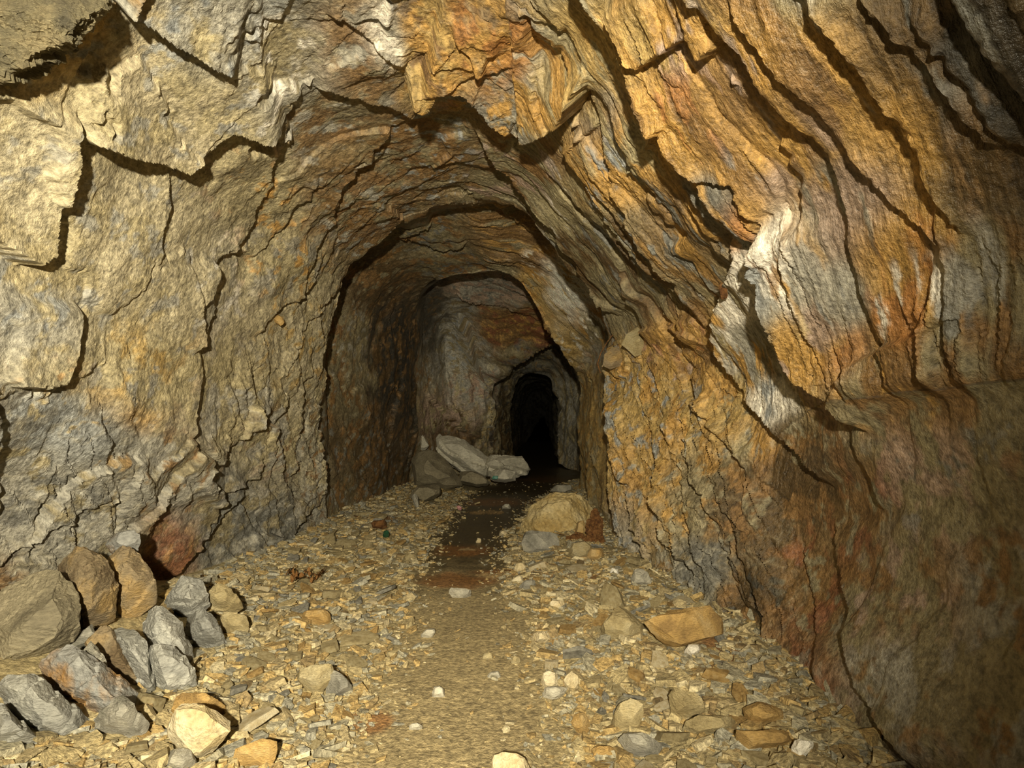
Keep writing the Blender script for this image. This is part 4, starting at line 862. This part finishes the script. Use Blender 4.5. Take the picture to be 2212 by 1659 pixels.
tones = {'ochre': 'ochre', 'tan': 'tan', 'grey': 'grey', 'cream': 'cream'}
MESHMAT = {}
for t in tones:
    for k, me in enumerate(PROTO):
        c = me.copy(); c.materials.append(M[t]); MESHMAT[t, k] = c
taken = []
def free(x, y, r):
    for (a, b, c) in taken:
        if (x - a) ** 2 + (y - b) ** 2 < (r + c) ** 2 * .45: return False
    return True
for ob in list(COL.objects):
    if ob.get('category') and ob.get('kind') != 'structure':
        bb = [ob.matrix_world @ Vector(v) if False else Vector(v) + ob.location for v in ob.bound_box]
        xs = [v.x for v in bb]; ys = [v.y for v in bb]
        taken.append(((min(xs) + max(xs)) / 2, (min(ys) + max(ys)) / 2, (max(xs) - min(xs) + max(ys) - min(ys)) / 4))
NBIG = len(taken); made = 0; tries = 0
while made < 290 and tries < 20000:
    tries += 1
    y = 1.75 + 4.6 * random.random() ** 1.35
    lo, hi = wall_limits(y)
    x = random.uniform(lo + .1, hi - .1)
    p = float(path_dist(np.array([x]), np.array([y]))[0])
    if p < .04: continue
    if x < -.83 * y or x > .81 * y: continue
    if abs(F * x / y) > 1120: continue
    size = random.choice((.06, .07, .08, .10, .12, .14, .18)) * random.uniform(.8, 1.2) * (1.0 if p > .15 else .7)
    if not free(x, y, size * .5): continue
    taken.append((x, y, size * .5)); made += 1
    leftside = x < float(np.interp(y, PATH_Y, PATH_X))
    t = random.choices(('ochre', 'tan', 'grey', 'cream'), (.28, .36, .24, .12) if not leftside else (.26, .34, .32, .08))[0]
    o = bpy.data.objects.new('slate_fragment', MESHMAT[t, random.randrange(14)])
    COL.objects.link(o)
    o.scale = (size * random.uniform(.9, 1.3), size * random.uniform(.8, 1.1), size * random.uniform(.7, 1.1))
    o.rotation_euler = (random.gauss(0, .28), random.gauss(0, .28), random.uniform(0, 6.28))
    z = float(floor_z(np.array([x]), np.array([y]))[0])
    o.location = (x, y, z + size * .13)
    where = 'left' if leftside else 'right'; dist = 'near' if y < 3.0 else 'farther'
    tag(o, f'{t} slate fragment lying loose among the rubble on the {dist} part of the {where} bank', 'slate fragment', f'{t} slate fragments, {dist} {where} bank')

# the small chips that no one could count, one object
def chips(name, spots, label, seed):
    rr = np.random.default_rng(seed)
    base = []
    for k in range(10):
        bm = flake_bm(.5, .08 + .022 * k, 4 + k % 2, 300 + k)
        bmesh.ops.triangulate(bm, faces=bm.faces[:])
        bm.verts.index_update()
        base.append((np.array([v.co[:] for v in bm.verts]), np.array([[v.index for v in f.verts] for f in bm.faces]))); bm.free()
    Vs, Fs, Cs, n0 = [], [], [], 0
    pal = np.array([(.47, .33, .13), (.45, .36, .18), (.40, .36, .24), (.58, .49, .29), (.34, .32, .24), (.50, .40, .21), (.33, .24, .11)])
    for (x, y, z, s) in spots:
        V, Fc = base[rr.integers(10)]
        a, b, c = rr.uniform(0, 6.28), rr.normal(0, .26), rr.normal(0, .26)
        R = np.array((Matrix.Rotation(a, 3, 'Z') @ Matrix.Rotation(b, 3, 'X') @ Matrix.Rotation(c, 3, 'Y')))
        Vs.append((V * s * rr.uniform(.75, 1.3, 3)) @ R.T + (x, y, z + s * .12)); Fs.append(Fc + n0); n0 += len(V)
        col = pal[rr.choice(7, p=(.2, .26, .18, .1, .1, .1, .06))] * rr.uniform(.75, 1.15)
        Cs.append(np.tile(np.append(col, 1), (len(V), 1)))
    V = np.concatenate(Vs); Fa = np.concatenate(Fs); C = np.concatenate(Cs)
    me = bpy.data.meshes.new(name); nf = len(Fa)
    me.vertices.add(len(V)); me.vertices.foreach_set('co', V.reshape(-1).astype(np.float32))
    me.loops.add(nf * 3); me.loops.foreach_set('vertex_index', Fa.reshape(-1).astype(np.int32))
    me.polygons.add(nf); me.polygons.foreach_set('loop_start', (np.arange(nf) * 3).astype(np.int32))
    for nm, typ, key, data in (('Col', 'FLOAT_COLOR', 'color', C), ('Bed', 'FLOAT_VECTOR', 'vector', V * 60)):
        at = me.attributes.new(nm, typ, 'POINT'); at.data.foreach_set(key, data.reshape(-1).astype(np.float32))
    me.polygons.foreach_set('use_smooth', np.full(nf, False)); me.update(); me.materials.append(SHELL)
    o = bpy.data.objects.new(name, me); COL.objects.link(o)
    return tag(o, label, 'rubble', kind='stuff')

N = 30000
y = 1.6 + 9.0 * RNG.random(N) ** 1.7
lo, hi = wall_limits(y)
lo = lo - .22; hi = hi + .15
x = lo + (hi - lo) * RNG.random(N)
p = path_dist(x, y) + .14 * fbm(np.stack([x, y, 0 * x], 1) * 3.0, 3)
rockclear = np.ones(N, bool)
for (a, b, c) in taken:
    rockclear &= (x - a) ** 2 + (y - b) ** 2 > (c * .7) ** 2
keep = rockclear & (RNG.random(N) < np.where(p > 0, 1, np.where(p > -.12, .35, .035))) & (np.abs(x / y) < .86)
x, y, p = x[keep], y[keep], p[keep]
s = np.exp(RNG.normal(-3.12, .48, len(x))) * np.where(p > .02, 1, .55)
s = np.clip(s, .008, .13)
z = floor_z(x, y)
chips('slate_rubble', list(zip(x, y, z, s)), 'small slate chips covering both banks and strewn along the path', 5)
print('chips', len(x), 'fragments', made)

# ------------------------------------------------------------------ camera and light
cam = bpy.data.cameras.new('camera'); co = bpy.data.objects.new('camera', cam); COL.objects.link(co)
co.location = (0, 0, CAMZ); co.rotation_euler = (math.radians(90), 0, 0)
cam.sensor_width = 36; cam.lens = 36 * F / 2212; cam.shift_y = (HY - 829.5) / 2212; cam.clip_start = .05
bpy.context.scene.camera = co

fl = bpy.data.lights.new('flash', 'SPOT'); fo = bpy.data.objects.new('flash', fl); COL.objects.link(fo)
fo.location = (-.06, -.8, CAMZ + .34)
tgt = Vector(W(800, 950, 4.0))
fo.rotation_euler = (tgt - Vector(fo.location)).to_track_quat('-Z', 'Y').to_euler()
fl.energy = 1180; fl.spot_size = math.radians(82); fl.spot_blend = 1.0; fl.shadow_soft_size = .035; fl.color = (1.0, .90, .68)

w = bpy.data.worlds.new('dark'); bpy.context.scene.world = w; w.use_nodes = True
w.node_tree.nodes['Background'].inputs[0].default_value = (0, 0, 0, 1)

sc = bpy.context.scene
sc.view_settings.view_transform = 'Standard'; sc.view_settings.look = 'None'; sc.view_settings.gamma = 1; sc.view_settings.exposure = 0
sc.cycles.max_bounces = 5; sc.cycles.diffuse_bounces = 2; sc.cycles.glossy_bounces = 2
